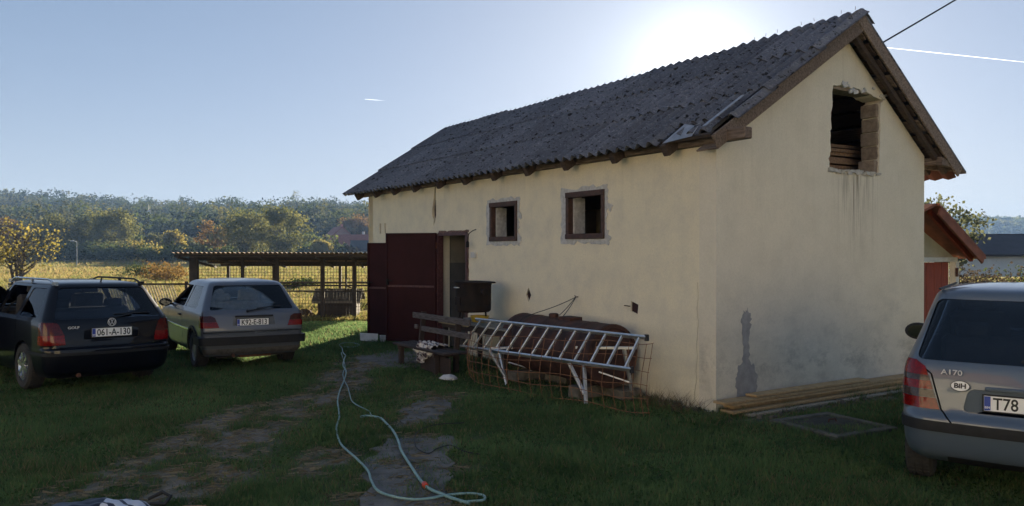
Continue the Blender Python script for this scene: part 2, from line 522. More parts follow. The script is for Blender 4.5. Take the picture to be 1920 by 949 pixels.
# dry straw lying on the bare tracks
n = 9000
yy = 4.8 + 8.5 * rng.uniform(0, 1, n) ** 1.3; xx = rng.uniform(-4.2, 0, n)
keep = dirt(xx, yy) > .35; xx, yy = xx[keep], yy[keep]; n = len(xx)
a = rng.normal(0.35, .6, n); ln = rng.uniform(.02, .075, n); w_ = .004
sv = np.zeros((n, 4, 3)); cx_, sx_ = np.cos(a), np.sin(a); z0 = gz(xx, yy) + .008
for k, (u, v_) in enumerate(((-1, -1), (1, -1), (1, 1), (-1, 1))):
    sv[:, k] = np.stack([xx + cx_ * ln * u - sx_ * w_ * v_, yy + sx_ * ln * u + cx_ * w_ * v_, z0 + rng.uniform(0, .02, n)], 1)
cc = np.repeat(lerp((.16, .13, .085), (.34, .29, .19), rng.uniform(0, 1, n)), 4, 0)
straw = mesh_np('straw', sv.reshape(-1, 3), np.arange(4 * n), np.full(n, 4), m_grass, attrs={'col': cc})
tag(straw, 'dry straw scattered on the bare wheel tracks', 'straw', kind='stuff')

# meadow beyond the pen
n = 330000
yy = 26.5 + 150 * rng.uniform(0, 1, n) ** 1.8
xx = rng.uniform(-1, 1, n) * (yy * .68 + 3) 
keep = (xx < 6) | (rng.uniform(0, 1, n) < .5)
xx, yy = xx[keep], yy[keep]; n = len(xx)
tone = field_tone(xx, yy); clump = fbm(xx, yy, .5, 51)
hh = (.08 + .34 * np.clip(clump * 2.4 - .75, 0, 1)) * rng.uniform(.5, 1.2, n)
hh *= np.where(yy < 31, .6, 1)
ww = .012 + .0016 * yy
t2 = np.clip(tone * 1.3 - .2 + rng.normal(0, .22, n), 0, 1)
col = lerp((.27, .265, .095), (.42, .30, .145), t2)
gr = rng.uniform(0, 1, n) < .25
col[gr] = lerp((.17, .21, .06), (.30, .31, .10), rng.uniform(0, 1, n))[gr]
mead = blades('meadow_grass', xx, yy, gz(xx, yy) - .02, hh, ww, col, 1.6)
tag(mead, 'tall dry meadow grass lit by the low sun', 'grass', kind='stuff')

# ================================================================== THE HOUSE (a rendered farm outbuilding)
house = empty('farm_outbuilding', HOUSE_C, math.pi / 2 + HOUSE_TH,
              'cream rendered farm outbuilding with grey corrugated roof and open maroon doors', 'building')
# local axes: x runs along the long wall away from the near corner, y points out of the long wall, z up
LEN, WID, RX0, RX1 = 10.84, 4.2, -.22, 11.57      # wall length, gable width, roof ends
TA, ZR = 2.42, 5.0                                # ridge: distance behind the long wall, height
EO, EZ = .356, 3.214                              # front eave
TAN = (ZR - EZ) / (TA + EO); AL = math.atan(TAN)
GE, GEZ = 4.845, 3.05                             # back eave
TANB = (ZR - GEZ) / (GE - TA); ALB = math.atan(TANB)
SOF = .30
def roof_z(y):
    return ZR - TAN * (TA + y) if y > -TA else ZR - TANB * (-y - TA)

# ---- render (plaster)
def plaster(name, gable):
    m, nt, b = nmat(name)
    b.inputs['Roughness'].default_value = .95; b.inputs['Specular IOR Level'].default_value = .15
    co = objco(nt); x, y, z = sep(nt, co)
    big = noise(nt, co, .55, 6, .6); mid = noise(nt, co, 2.4, 7, .65); fine = noise(nt, co, 34, 6, .7)
    base = mixc(nt, ramp(nt, big, .3, .72), (.76, .695, .565) if gable else (.82, .735, .55), (.72, .67, .565) if gable else (.78, .715, .56))
    base = mixc(nt, ramp(nt, mid, .42, .75), base, (.66, .61, .50))
    # rain streaks running down from the eaves
    st = noise(nt, mapping(nt, co, (5.5, 5.5, .16)), 2.0, 4, .6)
    k = math_n(nt, 'MULTIPLY', ramp(nt, st, .55, .75), ramp(nt, z, 1.2 / 5, 3.3 / 5))
    zz = math_n(nt, 'DIVIDE', z, 5.0)
    up = ramp(nt, zz, .42, .66)
    base = mixc(nt, math_n(nt, 'MULTIPLY', math_n(nt, 'MULTIPLY', ramp(nt, st, .52, .72), up), .16), base, (.38, .33, .25))
    # rising damp along the foot
    lo = math_n(nt, 'SUBTRACT', 1.0, ramp(nt, zz, .0, .22 if gable else .12))
    dm = math_n(nt, 'MULTIPLY', lo, ramp(nt, noise(nt, mapping(nt, co, (1.3, 1.0, 1.5)), 1.7, 10, .72), .42, .64))
    base = mixc(nt, math_n(nt, 'MULTIPLY', dm, .38 if gable else .45), base, (.27, .25, .225) if gable else (.44, .36, .19))
    if gable:
        band = math_n(nt, 'MULTIPLY', ramp(nt, zz, .10, .17), math_n(nt, 'SUBTRACT', 1.0, ramp(nt, zz, .24, .34)))
        bl = math_n(nt, 'MULTIPLY', band, ramp(nt, noise(nt, mapping(nt, co, (1, .8, 1.7)), 2.4, 10, .74), .50, .66))
        base = mixc(nt, math_n(nt, 'MULTIPLY', bl, .2), base, (.25, .25, .245))
        sc = math_n(nt, 'MULTIPLY', ramp(nt, zz, .02, .08), math_n(nt, 'SUBTRACT', 1.0, ramp(nt, zz, .10, .20)))
        s2 = math_n(nt, 'MULTIPLY', sc, ramp(nt, noise(nt, mapping(nt, co, (1, .8, 1.2)), 3.1, 10, .78), .48, .62))
        base = mixc(nt, math_n(nt, 'MULTIPLY', s2, .4), base, (.13, .115, .10))
        # dark run-off below the loft opening
        dy = math_n(nt, 'ABSOLUTE', math_n(nt, 'ADD', y, 2.62))
        col_ = math_n(nt, 'SUBTRACT', 1.0, ramp(nt, dy, .05, .55))
        hz = math_n(nt, 'MULTIPLY', ramp(nt, zz, .32, .585), math_n(nt, 'LESS_THAN', z, 2.97))
        st2 = noise(nt, mapping(nt, co, (9, 9, .35)), 2.4, 4, .6)
        base = mixc(nt, math_n(nt, 'MULTIPLY', math_n(nt, 'MULTIPLY', col_, hz), ramp(nt, st2, .48, .64)), base, (.22, .185, .13))
    base = mixc(nt, math_n(nt, 'MULTIPLY', ramp(nt, fine, .4, .7), .22), base, (.42, .38, .29))
    nt.links.new(base, b.inputs['Base Color'])
    hgt = math_n(nt, 'ADD', math_n(nt, 'MULTIPLY', noise(nt, co, 120, 3, .6), .5), fine)
    bump(nt, b, hgt, .35, .006)
    return m
m_plaster = plaster('cream_render', False); m_plaster_g = plaster('cream_render_stained', True)
m_patch = simple('cement_patch', (.60, .595, .585), (.43, .425, .415), 16, .95, bmp=.9, bdist=.012)
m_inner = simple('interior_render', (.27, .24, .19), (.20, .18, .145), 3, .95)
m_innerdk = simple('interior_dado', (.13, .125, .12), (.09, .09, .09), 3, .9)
m_wood_old = simple('weathered_timber', (.25, .19, .15), (.105, .076, .06), 5, .9, stretch=(1, 9, 9), bmp=.6, bdist=.006, vary=.35)
m_wood_dark = simple('dark_timber', (.075, .052, .04), (.035, .025, .02), 6, .85, stretch=(1, 8, 8), bmp=.5, bdist=.005, vary=.3)
m_wood_frame = simple('window_frame_wood', (.085, .042, .03), (.045, .025, .02), 12, .7, bmp=.4)
m_wood_loft = simple('loft_planks', (.26, .17, .10), (.15, .095, .06), 5, .85, stretch=(1, 6, 6), bmp=.4, vary=.4)
m_brick = simple('hollow_clay_block', (.33, .27, .21), (.20, .155, .115), 14, .95, bmp=.5, bdist=.01, vary=.25)
m_maroon = simple('maroon_painted_steel', (.036, .0085, .0095), (.026, .0065, .007), 3, .6, bmp=.05, spec=.15)
m_maroon_edge = simple('maroon_paint_worn', (.11, .045, .045), (.05, .015, .016), 25, .55)
m_rusty = simple('rusty_iron', (.135, .055, .03), (.06, .03, .022), 22, .85, metallic=.2, bmp=.3)
m_alu_bright = simple('galvanised_strip', (.36, .38, .42), (.24, .26, .29), 10, .5, metallic=.4)
m_tile = simple('red_clay_tile', (.11, .038, .026), (.075, .028, .02), 6, .85, vary=.3)
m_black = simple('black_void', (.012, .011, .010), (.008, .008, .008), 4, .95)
m_white_plastic = simple('white_plastic', (.62, .62, .60), (.5, .5, .48), 9, .5)
m_cable = simple('dark_cable', (.02, .02, .022), (.012, .012, .012), 9, .6)

m_ventred = simple('dark_red_vent', (.045, .014, .012), (.022, .009, .008), 20, .9)
# ---- long wall with its openings
DOOR = (6.037, 7.268, 2.235); DOOR2 = (7.42, 8.35, 2.05)
W1 = (4.334, 5.213, 2.055, 2.71); W2 = (2.061, 2.97, 2.069, 2.752)
def rect(a, b_, c, d): return [(a, c), (b_, c), (b_, d), (a, d)]
def wob(poly, amp, sub, seed): return ragged(poly, amp, sub, seed)
diamonds = [[(4.015 + dx, 1.189 + dz) for dx, dz in ((-.075, 0), (0, -.115), (.075, 0), (0, .115))],
            [(1.453 + dx, 1.146 + dz) for dx, dz in ((-.085, .045), (-.07, -.085), (.065, -.05), (.06, .085))]]
holes = [rect(DOOR[0], DOOR[1], -.05, DOOR[2]), rect(DOOR2[0], DOOR2[1], -.05, DOOR2[2]), rect(*W1), rect(*W2)] + diamonds
for s0, s1 in ((10.075, 10.20), (9.80, 9.92)): holes.append(rect(s0 + .02, s1 - .02, 2.27, 2.495))
# the gaping crack above the door
cr = [(7.33, 3.10), (7.36, 2.98), (7.37, 2.86), (7.40, 2.76), (7.375, 2.60), (7.36, 2.50), (7.42, 2.40)]
holes.append([(7.29, 3.13)] + [(a - .012, c) for a, c in cr][:2] + [(7.325, 2.86), (7.32, 2.76), (7.32, 2.58), (7.352, 2.5), (7.41, 2.395), (7.44, 2.39),
             (7.425, 2.5), (7.49, 2.56), (7.50, 2.70), (7.46, 2.80), (7.43, 2.9), (7.41, 3.0), (7.37, 3.13)])
# the fine crack near the corner
ck = [(.30, 1.52), (.285, 1.36), (.31, 1.2), (.285, 1.05), (.30, .9), (.315, .75), (.30, .62), (.325, .45), (.31, .36), (.345, .2), (.34, .03)]
holes.append([(a - .004, c) for a, c in ck] + [(a + .004, c) for a, c in reversed(ck)])
WT = .27
mb = MB()
outer = [(WT, -.25), (LEN, -.25), (LEN, SOF and 3.14), (WT, 3.14)]
mb.plate(outer, holes, lambda u, v, w: (u, -w, v), WT)
mb.build('wall', m_plaster, house)
# backing that closes the cracks and the small holes a hand's width in
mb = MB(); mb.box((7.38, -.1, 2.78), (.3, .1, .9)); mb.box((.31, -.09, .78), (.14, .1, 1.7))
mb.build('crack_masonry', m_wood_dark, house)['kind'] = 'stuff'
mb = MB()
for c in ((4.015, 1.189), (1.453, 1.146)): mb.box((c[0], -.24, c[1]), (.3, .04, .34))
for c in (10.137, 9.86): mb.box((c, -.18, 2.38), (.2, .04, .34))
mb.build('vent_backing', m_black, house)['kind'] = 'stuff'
mb = MB(); mb.box((4.015, -.035, 1.189), (.16, .02, .25)); mb.build('vent_plate', m_ventred, house)
for c in (10.137, 9.86): mb = MB(); mb.box((c, -.035, 2.38), (.14, .02, .26)); mb.build('slit_brick', m_brick, house)
mb = MB(); mb.box((1.453, -.03, 1.146), (.18, .02, .20)); mb.bar((1.53, .005, 1.16), (1.63, .02, 1.165), .012, .012)
mb.build('vent_plate', m_ventred, house)

# gable wall with the ragged loft opening
gz0, gz1 = 2.96, 3.99
loft = [(2.06, 2.975), (2.3, 2.945), (2.6, 2.965), (2.85, 2.94), (3.125, 2.95), (3.13, 3.2), (3.15, 3.45), (3.15, 3.7), (3.175, 3.93), (3.21, 3.97),
        (3.05, 3.99), (2.9, 4.03), (2.75, 4.04), (2.6, 4.075), (2.45, 4.06), (2.28, 4.075), (2.13, 4.06), (2.125, 3.85), (2.09, 3.7), (2.105, 3.55), (2.075, 3.4), (2.085, 3.2), (2.05, 3.1)]
gout = [(0, -.25), (WID, -.25), (WID, ZR - TANB * (WID - TA) - .31), (TA, ZR - .31), (0, 3.14)]
mb = MB(); mb.plate(gout, [ragged(loft, .012, 3, 5)], lambda u, v, w: (w, -u, v), WT)
mb.build('wall', m_plaster_g, house)
mb = MB()
mb.plate(gout, [], lambda u, v, w: (LEN - w, -u, v), WT); 
for p in [0]: pass
mb.build('wall', m_plaster, house)
mb = MB(); mb.box((LEN / 2, -WID + WT / 2, 1.5), (LEN - 2 * WT - .01, WT, 3.2)); mb.build('wall', m_plaster, house)
# loft floor, interior partition beside the door, floor
mb = MB(); mb.box((LEN / 2, -WID / 2, 2.86), (LEN - 2 * WT - .02, WID - 2 * WT - .02, .12)); mb.build('loft_floor', m_wood_dark, house)
mb = MB(); mb.box((LEN / 2, -WID / 2, -.05), (LEN - 2 * WT - .02, WID - 2 * WT - .02, .1)); mb.build('inside_floor', m_conc, house)
mb = MB(); mb.box((7.34, -2.1, 2.2), (.1, WID - 2 * WT - .06, 1.1)); mb.build('partition', m_inner, house)
mb = MB(); mb.box((7.34, -2.1, .83), (.104, WID - 2 * WT - .06, 1.64)); mb.build('partition', m_innerdk, house)
# plank leaning inside, seen through the window, and planks stacked in the loft
mb = MB(); mb.bar((3.2, -.75, 1.5), (2.55, -.55, 2.85), .22, .03, (0, 1, 0)); mb.build('leaning_plank', m_wood_loft, house)
for i in range(8):
    mb = MB(); mb.bar((.50 + .02 * (i % 3), -1.75, 2.95 + .058 * i), (.56 + .03 * ((i * 2) % 3), -3.5, 2.96 + .058 * i + .015 * (i % 2)), .2, .045)
    mb.build('loft_plank', m_wood_loft, house)
for a_, c_ in (((.34, -2.05, 3.02), (.42, -2.5, 3.17)), ((.36, -2.3, 3.28), (.5, -2.36, 3.08))):
    mb = MB(); mb.bar(a_, c_, .11, .04); mb.build('loft_plank', m_wood_loft, house)

# hollow blocks in the opening's jamb and lintel ends
zz = 2.955
for i in range(5):
    h = .19 + .012 * random.random(); w = .05 + (.045 if i in (0,) else random.uniform(-.025, .02))
    mb = MB()
    mb.box((.15, -3.14 + w / 2 - .012, zz + h / 2), (.24, w, h - .016), jit=.004)
    for k in (-1, 1): mb.box((.027 , -3.14 + w / 2 - .012 + k * w * .23, zz + h / 2), (.008, .02, h * .7))
    mb.build('block', m_brick, house, bevel=.006); zz += h
mb = MB(); mb.box((.14, -2.65, 4.06), (.22, 1.15, .07), jit=.01); mb.build('lintel', m_brick, house, bevel=.008)
mb = MB()
for k in range(16):
    u = 2.05 + random.random() * 1.2
    mb.box((-.004, -u, 4.055 + .035 * math.sin(u * 9) + random.uniform(-.02, .03) - .06 * max(0, u - 2.9)), (.02, random.uniform(.04, .12), random.uniform(.02, .05)), Matrix.Rotation(random.uniform(-.5, .5), 3, 'X'), jit=.008)
mb.build('mortar_crumbs', m_patch, house)['kind'] = 'stuff'
mb = MB()
for k in range(14):
    mb.box((-.006, -2.08 - k * .078, 2.945 + random.uniform(-.012, .01)), (.03, .09, random.uniform(.03, .06)), jit=.012)
mb.build('mortar_sill', simple('pale_mortar', (.5, .48, .44), (.36, .34, .3), 20, .95, bmp=.5), house)

# cement patches on the gable foot and round the windows
mb = MB()
gp = [(.36, .1), (.5, .06), (.66, .12), (.70, .34), (.66, .50), (.56, .56), (.54, .8), (.58, .95), (.585, 1.1), (.53, 1.2), (.45, 1.16), (.42, 1.02), (.45, .85), (.44, .6), (.37, .5), (.33, .34)]
mb.plate(ragged(gp, .022, 5, 9), [], lambda u, v, w: (-.004 + w, -u, v), .02)
mb.build('cement_patch', simple('grey_cement_patch', (.36, .35, .34), (.27, .26, .255), 9, .95, bmp=.6), house)
for (a, b_, c, d), (l, r_, dn, up_), ears, sd in ((W1, (.16, .07, .07, .06), [(5.36, 2.45), (4.24, 2.55)], 21), (W2, (.19, .08, .07, .06), [(3.14, 2.35), (1.93, 2.6)], 31)):
    out = [(a - r_, c - dn), ((a + b_) / 2, c - dn * .8), (b_ + l * .7, c - dn), (b_ + l * .75, (c + d) / 2), (b_ + l * .7, d + up_), ((a + b_) / 2, d + up_), (a - r_, d + up_), (a - r_ * .5, d - .18), (a - r_ * 1.9, d - .22), (a - r_ * 1.8, d - .3), (a - r_ * .55, d - .27), (a - r_ * .5, c + .14), (a - r_ * 1.5, c + .02)]
    mb = MB(); mb.plate(ragged(out, .028, 6, sd), [rect(a, b_, c, d)], lambda u, v, w: (u, .012 - w, v), .025)
    mb.build('cement_patch', m_patch, house)
for (a, b_, c, d) in (W1, W2):
    w = empty('window'); w.parent = house
    for p, q in (((a, c + .035), (b_, c + .035)), ((a, d - .04), (b_, d - .04))):
        mb = MB(); mb.bar((p[0], -.015, p[1]), (q[0], -.015, q[1]), .11, .075 if p[1] < 2.3 else .08); mb.build('frame_rail', m_wood_frame, w, bevel=.006)
    for x in (a + .035, b_ - .035):
        mb = MB(); mb.bar((x, -.02, c + .07), (x, -.02, d - .08), .07, .10, (0, 1, 0)); mb.build('frame_post', m_wood_frame, w, bevel=.006)
    mb = MB(); mb.box((b_ - .085, -.16, (c + d) / 2), (.03, .2, d - c - .16)); mb.build('reveal', m_patch, w)

# door frame, doors
df = MB()
for x in (DOOR[0] + .03, DOOR[1] - .03): df.box((x, -.04, 1.09), (.06, .12, 2.26))
df.box(((DOOR[0] + DOOR[1]) / 2, -.04, DOOR[2] - .03), (DOOR[1] - DOOR[0] - .122, .12, .06))
df.build('door_frame', m_maroon_edge, house)
mb = MB()
for k in range(30):
    if k < 16: p = (DOOR[0] - .015, .003, .8 + k * .09)
    else: p = (DOOR[0] + (k - 16) * .085, .003, DOOR[2] + .012)
    mb.box(p, (.05, .012, .10) if k < 16 else (.1, .012, .035), jit=.012)
mb.build('rough_mortar', simple('reddish_mortar', (.21, .13, .10), (.13, .08, .07), 25, .95, bmp=.5), house)
def leaf(hx, hy, fx, fy, z0, z1):
    d = empty('door'); d.parent = house
    h = Vector((hx, hy, 0)); f = Vector((fx, fy, 0)); u = (f - h).normalized(); n_ = Vector((-u.y, u.x, 0)); wdt = (f - h).length
    rot = Matrix((u, n_, Vector((0, 0, 1)))).transposed()
    def P(a, z, off=0): return h + u * a + n_ * off + Vector((0, 0, z))
    mid = z0 + (z1 - z0) * .51
    for za, zb in ((z0 + .03, mid - .02), (mid + .02, z1 - .03)):
        mb = MB(); mb.box(P(wdt / 2, (za + zb) / 2), (wdt - .06, .012, zb - za), rot); mb.build('door_panel', m_maroon, d)
    for a in (.02, wdt - .02):
        mb = MB(); mb.box(P(a, (z0 + z1) / 2), (.04, .045, z1 - z0), rot); mb.build('door_stile', m_maroon, d, bevel=.004)
    for z in (z0 + .02, mid, z1 - .02):
        mb = MB(); mb.box(P(wdt / 2, z), (wdt - .082, .04 if z != mid else .03, .04), rot); mb.build('door_rail', m_maroon if z != mid else m_maroon_edge, d, bevel=.004)
    mb = MB(); mb.box(P(wdt - .05, mid + .08, .04), (.03, .05, .12), rot); mb.bar(P(wdt - .05, mid + .11, .06), P(wdt - .16, mid + .11, .06), .015, .02); mb.build('door_handle', m_black, d)
    for z in (z0 + .25, z1 - .25):
        mb = MB(); mb.tube([P(-.01, z - .06), P(-.01, z + .06)], .016, 8); mb.build('hinge', m_rusty, d)
leaf(DOOR[1] - .01, .03, 8.14, .70, .10, 2.235)
leaf(8.42, .03, 9.30, .63, .12, 2.05)

# switch box and lamp holder by the door
mb = MB(); mb.box((5.77, .025, 1.816), (.15, .05, .10)); mb.box((5.77, .053, 1.816), (.006, .006, .09)); mb.build('switch_box', m_white_plastic, house, bevel=.006)
mb = MB(); mb.tube([(5.72, 0, 2.27), (5.75, .05, 2.25), (5.82, .09, 2.2), (5.86, .10, 2.12), (5.865, .10, 2.06)], .008, 6); mb.build('lamp_cable', m_cable, house)
mb = MB(); mb.lathe([(.018, 2.06), (.03, 2.04), (.03, 1.96), (.02, 1.95)], 12, (5.865, .10, 0)); mb.build('lamp_holder', m_black, house)

# ---- roof
m_sheet, nt, b = nmat('fibre_cement')
b.inputs['Roughness'].default_value = .95; b.inputs['Specular IOR Level'].default_value = .2
co = nt.nodes.new('ShaderNodeNewGeometry').outputs['Position']
c = mixc(nt, ramp(nt, noise(nt, co, 3.2, 7, .7), .3, .7), (.105, .11, .128), (.175, .18, .20))
c = mixc(nt, ramp(nt, noise(nt, co, 26, 5, .65), .53, .66), c, (.25, .255, .275))
c = mixc(nt, ramp(nt, noise(nt, co, 13, 2, .5, .3), .60, .68), c, (.032, .031, .028))
c = mixc(nt, ramp(nt, noise(nt, co, 24, 2, .5), .66, .72), c, (.02, .02, .018))
k = math_n(nt, 'MULTIPLY_ADD', objrand(nt), .35, .82)
cb = nt.nodes.new('ShaderNodeCombineXYZ')
for i in range(3): nt.links.new(k, cb.inputs[i])
nt.links.new(mixc(nt, 1.0, c, cb.outputs[0], 'MULTIPLY'), b.inputs['Base Color'])
bump(nt, b, noise(nt, co, 24, 6, .7), .8, .012)

roof = empty('roof'); roof.parent = house
NC = 12; SW = (RX1 - RX0) / NC; PITCH = SW / 5; AMP = .034; SL = math.hypot(TA + EO, ZR - EZ)
ROWS = [(0.0, 1.22), (1.08, 2.28), (2.14, SL)]
def sheet_mesh(name, length, waves=5.5, seg=8, th=.015, v0=0.0):
    nu = int(waves * seg) + 1
    us = [i * PITCH / seg for i in range(nu)]
    vs_, fs = [], []
    r = random.Random(hash(name) % 1000)
    for lay in (0, 1):
        for v in (v0, (v0 + length) / 2, length):
            for u in us:
                jag = r.uniform(0, .012) if v == v0 and lay == 0 else 0
                vs_.append((u, v - jag, AMP * math.cos(2 * math.pi * u / PITCH) - th * lay))
    st = nu * 3
    for lay in (0, 1):
        for j in range(2):
            for i in range(nu - 1):
                a = lay * st + j * nu + i; q = (a, a + 1, a + nu + 1, a + nu)
                fs.append(q if lay == 0 else q[::-1])
    for i in range(nu - 1):
        fs.append((i, st + i, st + i + 1, i + 1)); a = 2 * nu + i; fs.append((a, a + 1, st + a + 1, st + a))
    me = bpy.data.meshes.new(name); me.from_pydata(vs_, [], fs); me.materials.append(m_sheet)
    me.polygons.foreach_set('use_smooth', [True] * len(fs)); me.set_sharp_from_angle(angle=R(50)); me.update()
    return me
sheet_me = [sheet_mesh('roof_sheet', b_ - a) for a, b_ in ROWS]
short_me = sheet_mesh('roof_sheet_broken', ROWS[0][1], 5.5, v0=.42)
narrow_me = sheet_mesh('roof_sheet_narrow', ROWS[0][1], 3.0)
cA, sA = math.cos(AL), math.sin(AL)
def sag(x): return -.05 * math.sin(math.pi * (x - RX0) / (RX1 - RX0)) + .012 * math.sin(x * 2.1)
def roof_mat(s, v, off):
    """frame on the front slope: u towards the near gable, v up the slope, normal out"""
    o = Vector((s, EO - cA * v + sA * off, EZ + sA * v + cA * off + sag(s) * (.35 + .65 * v / SL)))
    m = Matrix(((-1, 0, 0), (0, -cA, sA), (0, sA, cA))).to_4x4(); m.translation = o
    return m
for ri, (v0, v1) in enumerate(ROWS):
    for ci in range(NC):
        s_hi = RX0 + (ci + 1) * SW
        me = sheet_me[ri]
        if ri == 0 and ci == 0: me = short_me
        o = link('roof_sheet', me, roof)
        m = roof_mat(s_hi, v0, .020 * ri + .004 * (ci % 2) + random.uniform(-.003, .003))
        tilt = Matrix.Rotation(R(-.55 + random.uniform(-.12, .12)), 4, 'X') @ Matrix.Rotation(R(random.uniform(-.25, .25)), 4, 'Z')
        o.matrix_local = m @ tilt
# loose corner pieces: slipped strip of sheet and bright flashing
o = link('roof_sheet', narrow_me, roof); o.matrix_local = roof_mat(RX0 + .62, .14, -.02) @ Matrix.Rotation(R(1.5), 4, 'Z') @ Matrix.Rotation(R(.6), 4, 'X')
mb = MB(); M_ = roof_mat(.42, .05, .0)
q = [M_ @ Vector(p) for p in ((-.18, .0, -.05), (.30, .03, -.03), (.26, .22, .0), (-.02, .30, .03))]
mb.add(q + [p - Vector((0, 0, .004)) for p in q], [(0, 1, 2, 3), (7, 6, 5, 4), (0, 4, 5, 1), (1, 5, 6, 2), (2, 6, 7, 3), (3, 7, 4, 0)]); mb.build('flashing', m_alu_bright, roof)
M_ = roof_mat(-.10, 0, .02)
mb = MB(); mb.bar(M_ @ Vector((-.02, .12, .03)), M_ @ Vector((-.01, .86, .04)), .055, .006, M_.to_3x3() @ Vector((0, 0, 1))); mb.build('flashing', m_alu_bright, roof)

# corrugated ridge pieces
def ridge_mesh():
    vs_, fs = [], []; seg = 8; nu = int(5.2 * seg) + 1
    prof = []
    for k in range(-4, 5):
        t = k / 4.0
        if t <= 0: y = -t * .26; z = -.26 * -t * TAN + .0
        else: y = -t * .24; z = -t * .24 * TANB
        rd = .035 * max(0, 1 - abs(t) * 2.2)
        prof.append((y, z - rd * .9, abs(t)))
    for (y, z, t) in prof:
        for i in range(nu):
            u = i * PITCH / seg
            vs_.append((-u, y, z + .045 + AMP * 1.15 * (math.cos(2 * math.pi * u / PITCH)) ))
    for j in range(len(prof) - 1):
        for i in range(nu - 1):
            a = j * nu + i; fs.append((a, a + nu, a + nu + 1, a + 1))
    me = bpy.data.meshes.new('ridge_cap'); me.from_pydata(vs_, [], fs); me.materials.append(m_sheet)
    me.polygons.foreach_set('use_smooth', [True] * len(fs)); me.update()
    b2 = bmesh.new(); b2.from_mesh(me); bmesh.ops.recalc_face_normals(b2, faces=b2.faces); bmesh.ops.solidify(b2, geom=b2.faces[:], thickness=.009); b2.to_mesh(me); b2.free()
    return me
rm = ridge_mesh()
for ci in range(NC):
    s = RX0 + (ci + 1) * SW
    o = link('ridge_cap', rm, roof); o.location = (s, -TA, ZR + sag(s) + random.uniform(-.004, .006))
    o.rotation_euler = (0, R(random.uniform(-.25, .25)), 0)
mb = MB()
for k in range(56):
    s = RX0 + .1 + k * .21
    if random.random() < .55: mb.tube([(s, -TA, ZR + sag(s) + .06), (s + random.uniform(-.01, .01), -TA, ZR + sag(s) + .105)], .003, 5)
mb.build('roof_screws', m_rusty, roof)['kind'] = 'stuff'

# timbers
k = .6
while k < LEN + .6:
    mb = MB()
    a = Vector((k, EO - .10, roof_z(EO - .10) - .17)); c_ = Vector((k, -TA + .05, ZR - .2))
    mb.bar(a, c_, .11, .15, (0, sA, cA)); mb.build('rafter', m_wood_dark, roof, bevel=.008)
    k += 1.05 + random.uniform(-.05, .05)
for v in (.12, .62, 1.12, 1.62, 2.12, 2.62, 3.1):
    mb = MB(); p = roof_mat(RX0 + .06, v, -.062).translation; q = roof_mat(RX1 - .1, v, -.062).translation
    mb.bar(p, q, .06, .035, (0, sA, cA)); mb.build('batten', m_wood_dark, roof)
mb = MB(); mb.bar((-.50, .02, 3.215), (LEN + .35, .02, 3.2), .13, .13); mb.build('wall_plate', m_wood_old, roof, bevel=.012)
mb = MB(); mb.bar((-.22, -WID - .1, 3.18), (LEN, -WID - .1, 3.18), .12, .11); mb.build('wall_plate', m_wood_old, roof, bevel=.01)
mb = MB(); mb.bar((-.21, -WID - .46, 3.10), (.3, -WID - .05, 3.155), .10, .11); mb.bar((-.20, -WID - .03, 3.16), (-.20, -WID - .45, 3.13), .09, .10); mb.build('outrigger', m_wood_old, roof, bevel=.008)
# back slope: boarded underside, then one sheet of roofing
cB, sB = math.cos(ALB), math.sin(ALB)
def back(x, g, off): return Vector((x, -g - sB * off, ZR - TANB * (g - TA) + cB * off))
mb = MB()
q = [back(RX0 - .03, TA, .0), back(RX1, TA, .0), back(RX1, GE, .0), back(RX0 - .03, GE, .0)]
q2 = [p + Vector((0, 0, -.03)) for p in q]
mb.add(q + q2, [(0, 1, 2, 3), (7, 6, 5, 4), (0, 4, 5, 1), (1, 5, 6, 2), (2, 6, 7, 3), (3, 7, 4, 0)]); mb.build('back_roofing', m_sheet, roof)
for i in range(9):
    g0 = TA + .03 + i * .225
    mb = MB(); mb.bar(back(RX0 + .01, g0 + .11, -.20), back(LEN, g0 + .11, -.20), .215, .02, (0, -sB, cB)); mb.build('soffit_board', m_wood_dark if i % 3 else m_wood_old, roof)
for x in (RX0 + .09, .12):
    mb = MB(); mb.bar(back(x, TA + .05, -.255), back(x, GE - .2, -.235), .07, .07, (0, -sB, cB)); mb.build('rafter', m_wood_dark, roof, bevel=.006)
for i in range(10):
    mb = MB(); x = RX0 + .06 + i * .2
    pts = [back(x + du, g, -.14 + .018 * math.cos(du / .2 * 6.28)) for g in (WID + .12, GE - .03) for du in (0, .05, .1, .15, .195)]
    low = [p + Vector((0, 0, -.014)) for p in pts]
    fs = []
    for a in range(4): fs += [(a, a + 1, a + 6, a + 5), (a + 10, a + 15, a + 16, a + 11), (a, a + 10, a + 11, a + 1), (a + 5, a + 6, a + 16, a + 15)]
    mb.add(pts + low, fs); mb.build('roof_tile', m_tile, roof)
# bargeboards
mb = MB(); mb.bar(roof_mat(-.235, .02, -.12).translation, roof_mat(-.235, SL + .03, -.12).translation, .03, .165, (0, sA, cA)); mb.build('bargeboard', m_wood_old, roof, bevel=.006)
mb = MB(); mb.bar(back(-.245, TA - .02, -.12), back(-.245, GE - .09, -.12), .03, .165, (0, -sB, cB)); mb.build('bargeboard', m_wood_old, roof, bevel=.006)
for i in range(2):
    mb = MB(); M1 = roof_mat(-.13 + i * .17, .05, -.215); M2 = roof_mat(-.13 + i * .17, SL - .1, -.215)
    mb.bar(M1.translation, M2.translation, .16, .02, (0, sA, cA)); mb.build('soffit_board', m_wood_old, roof)

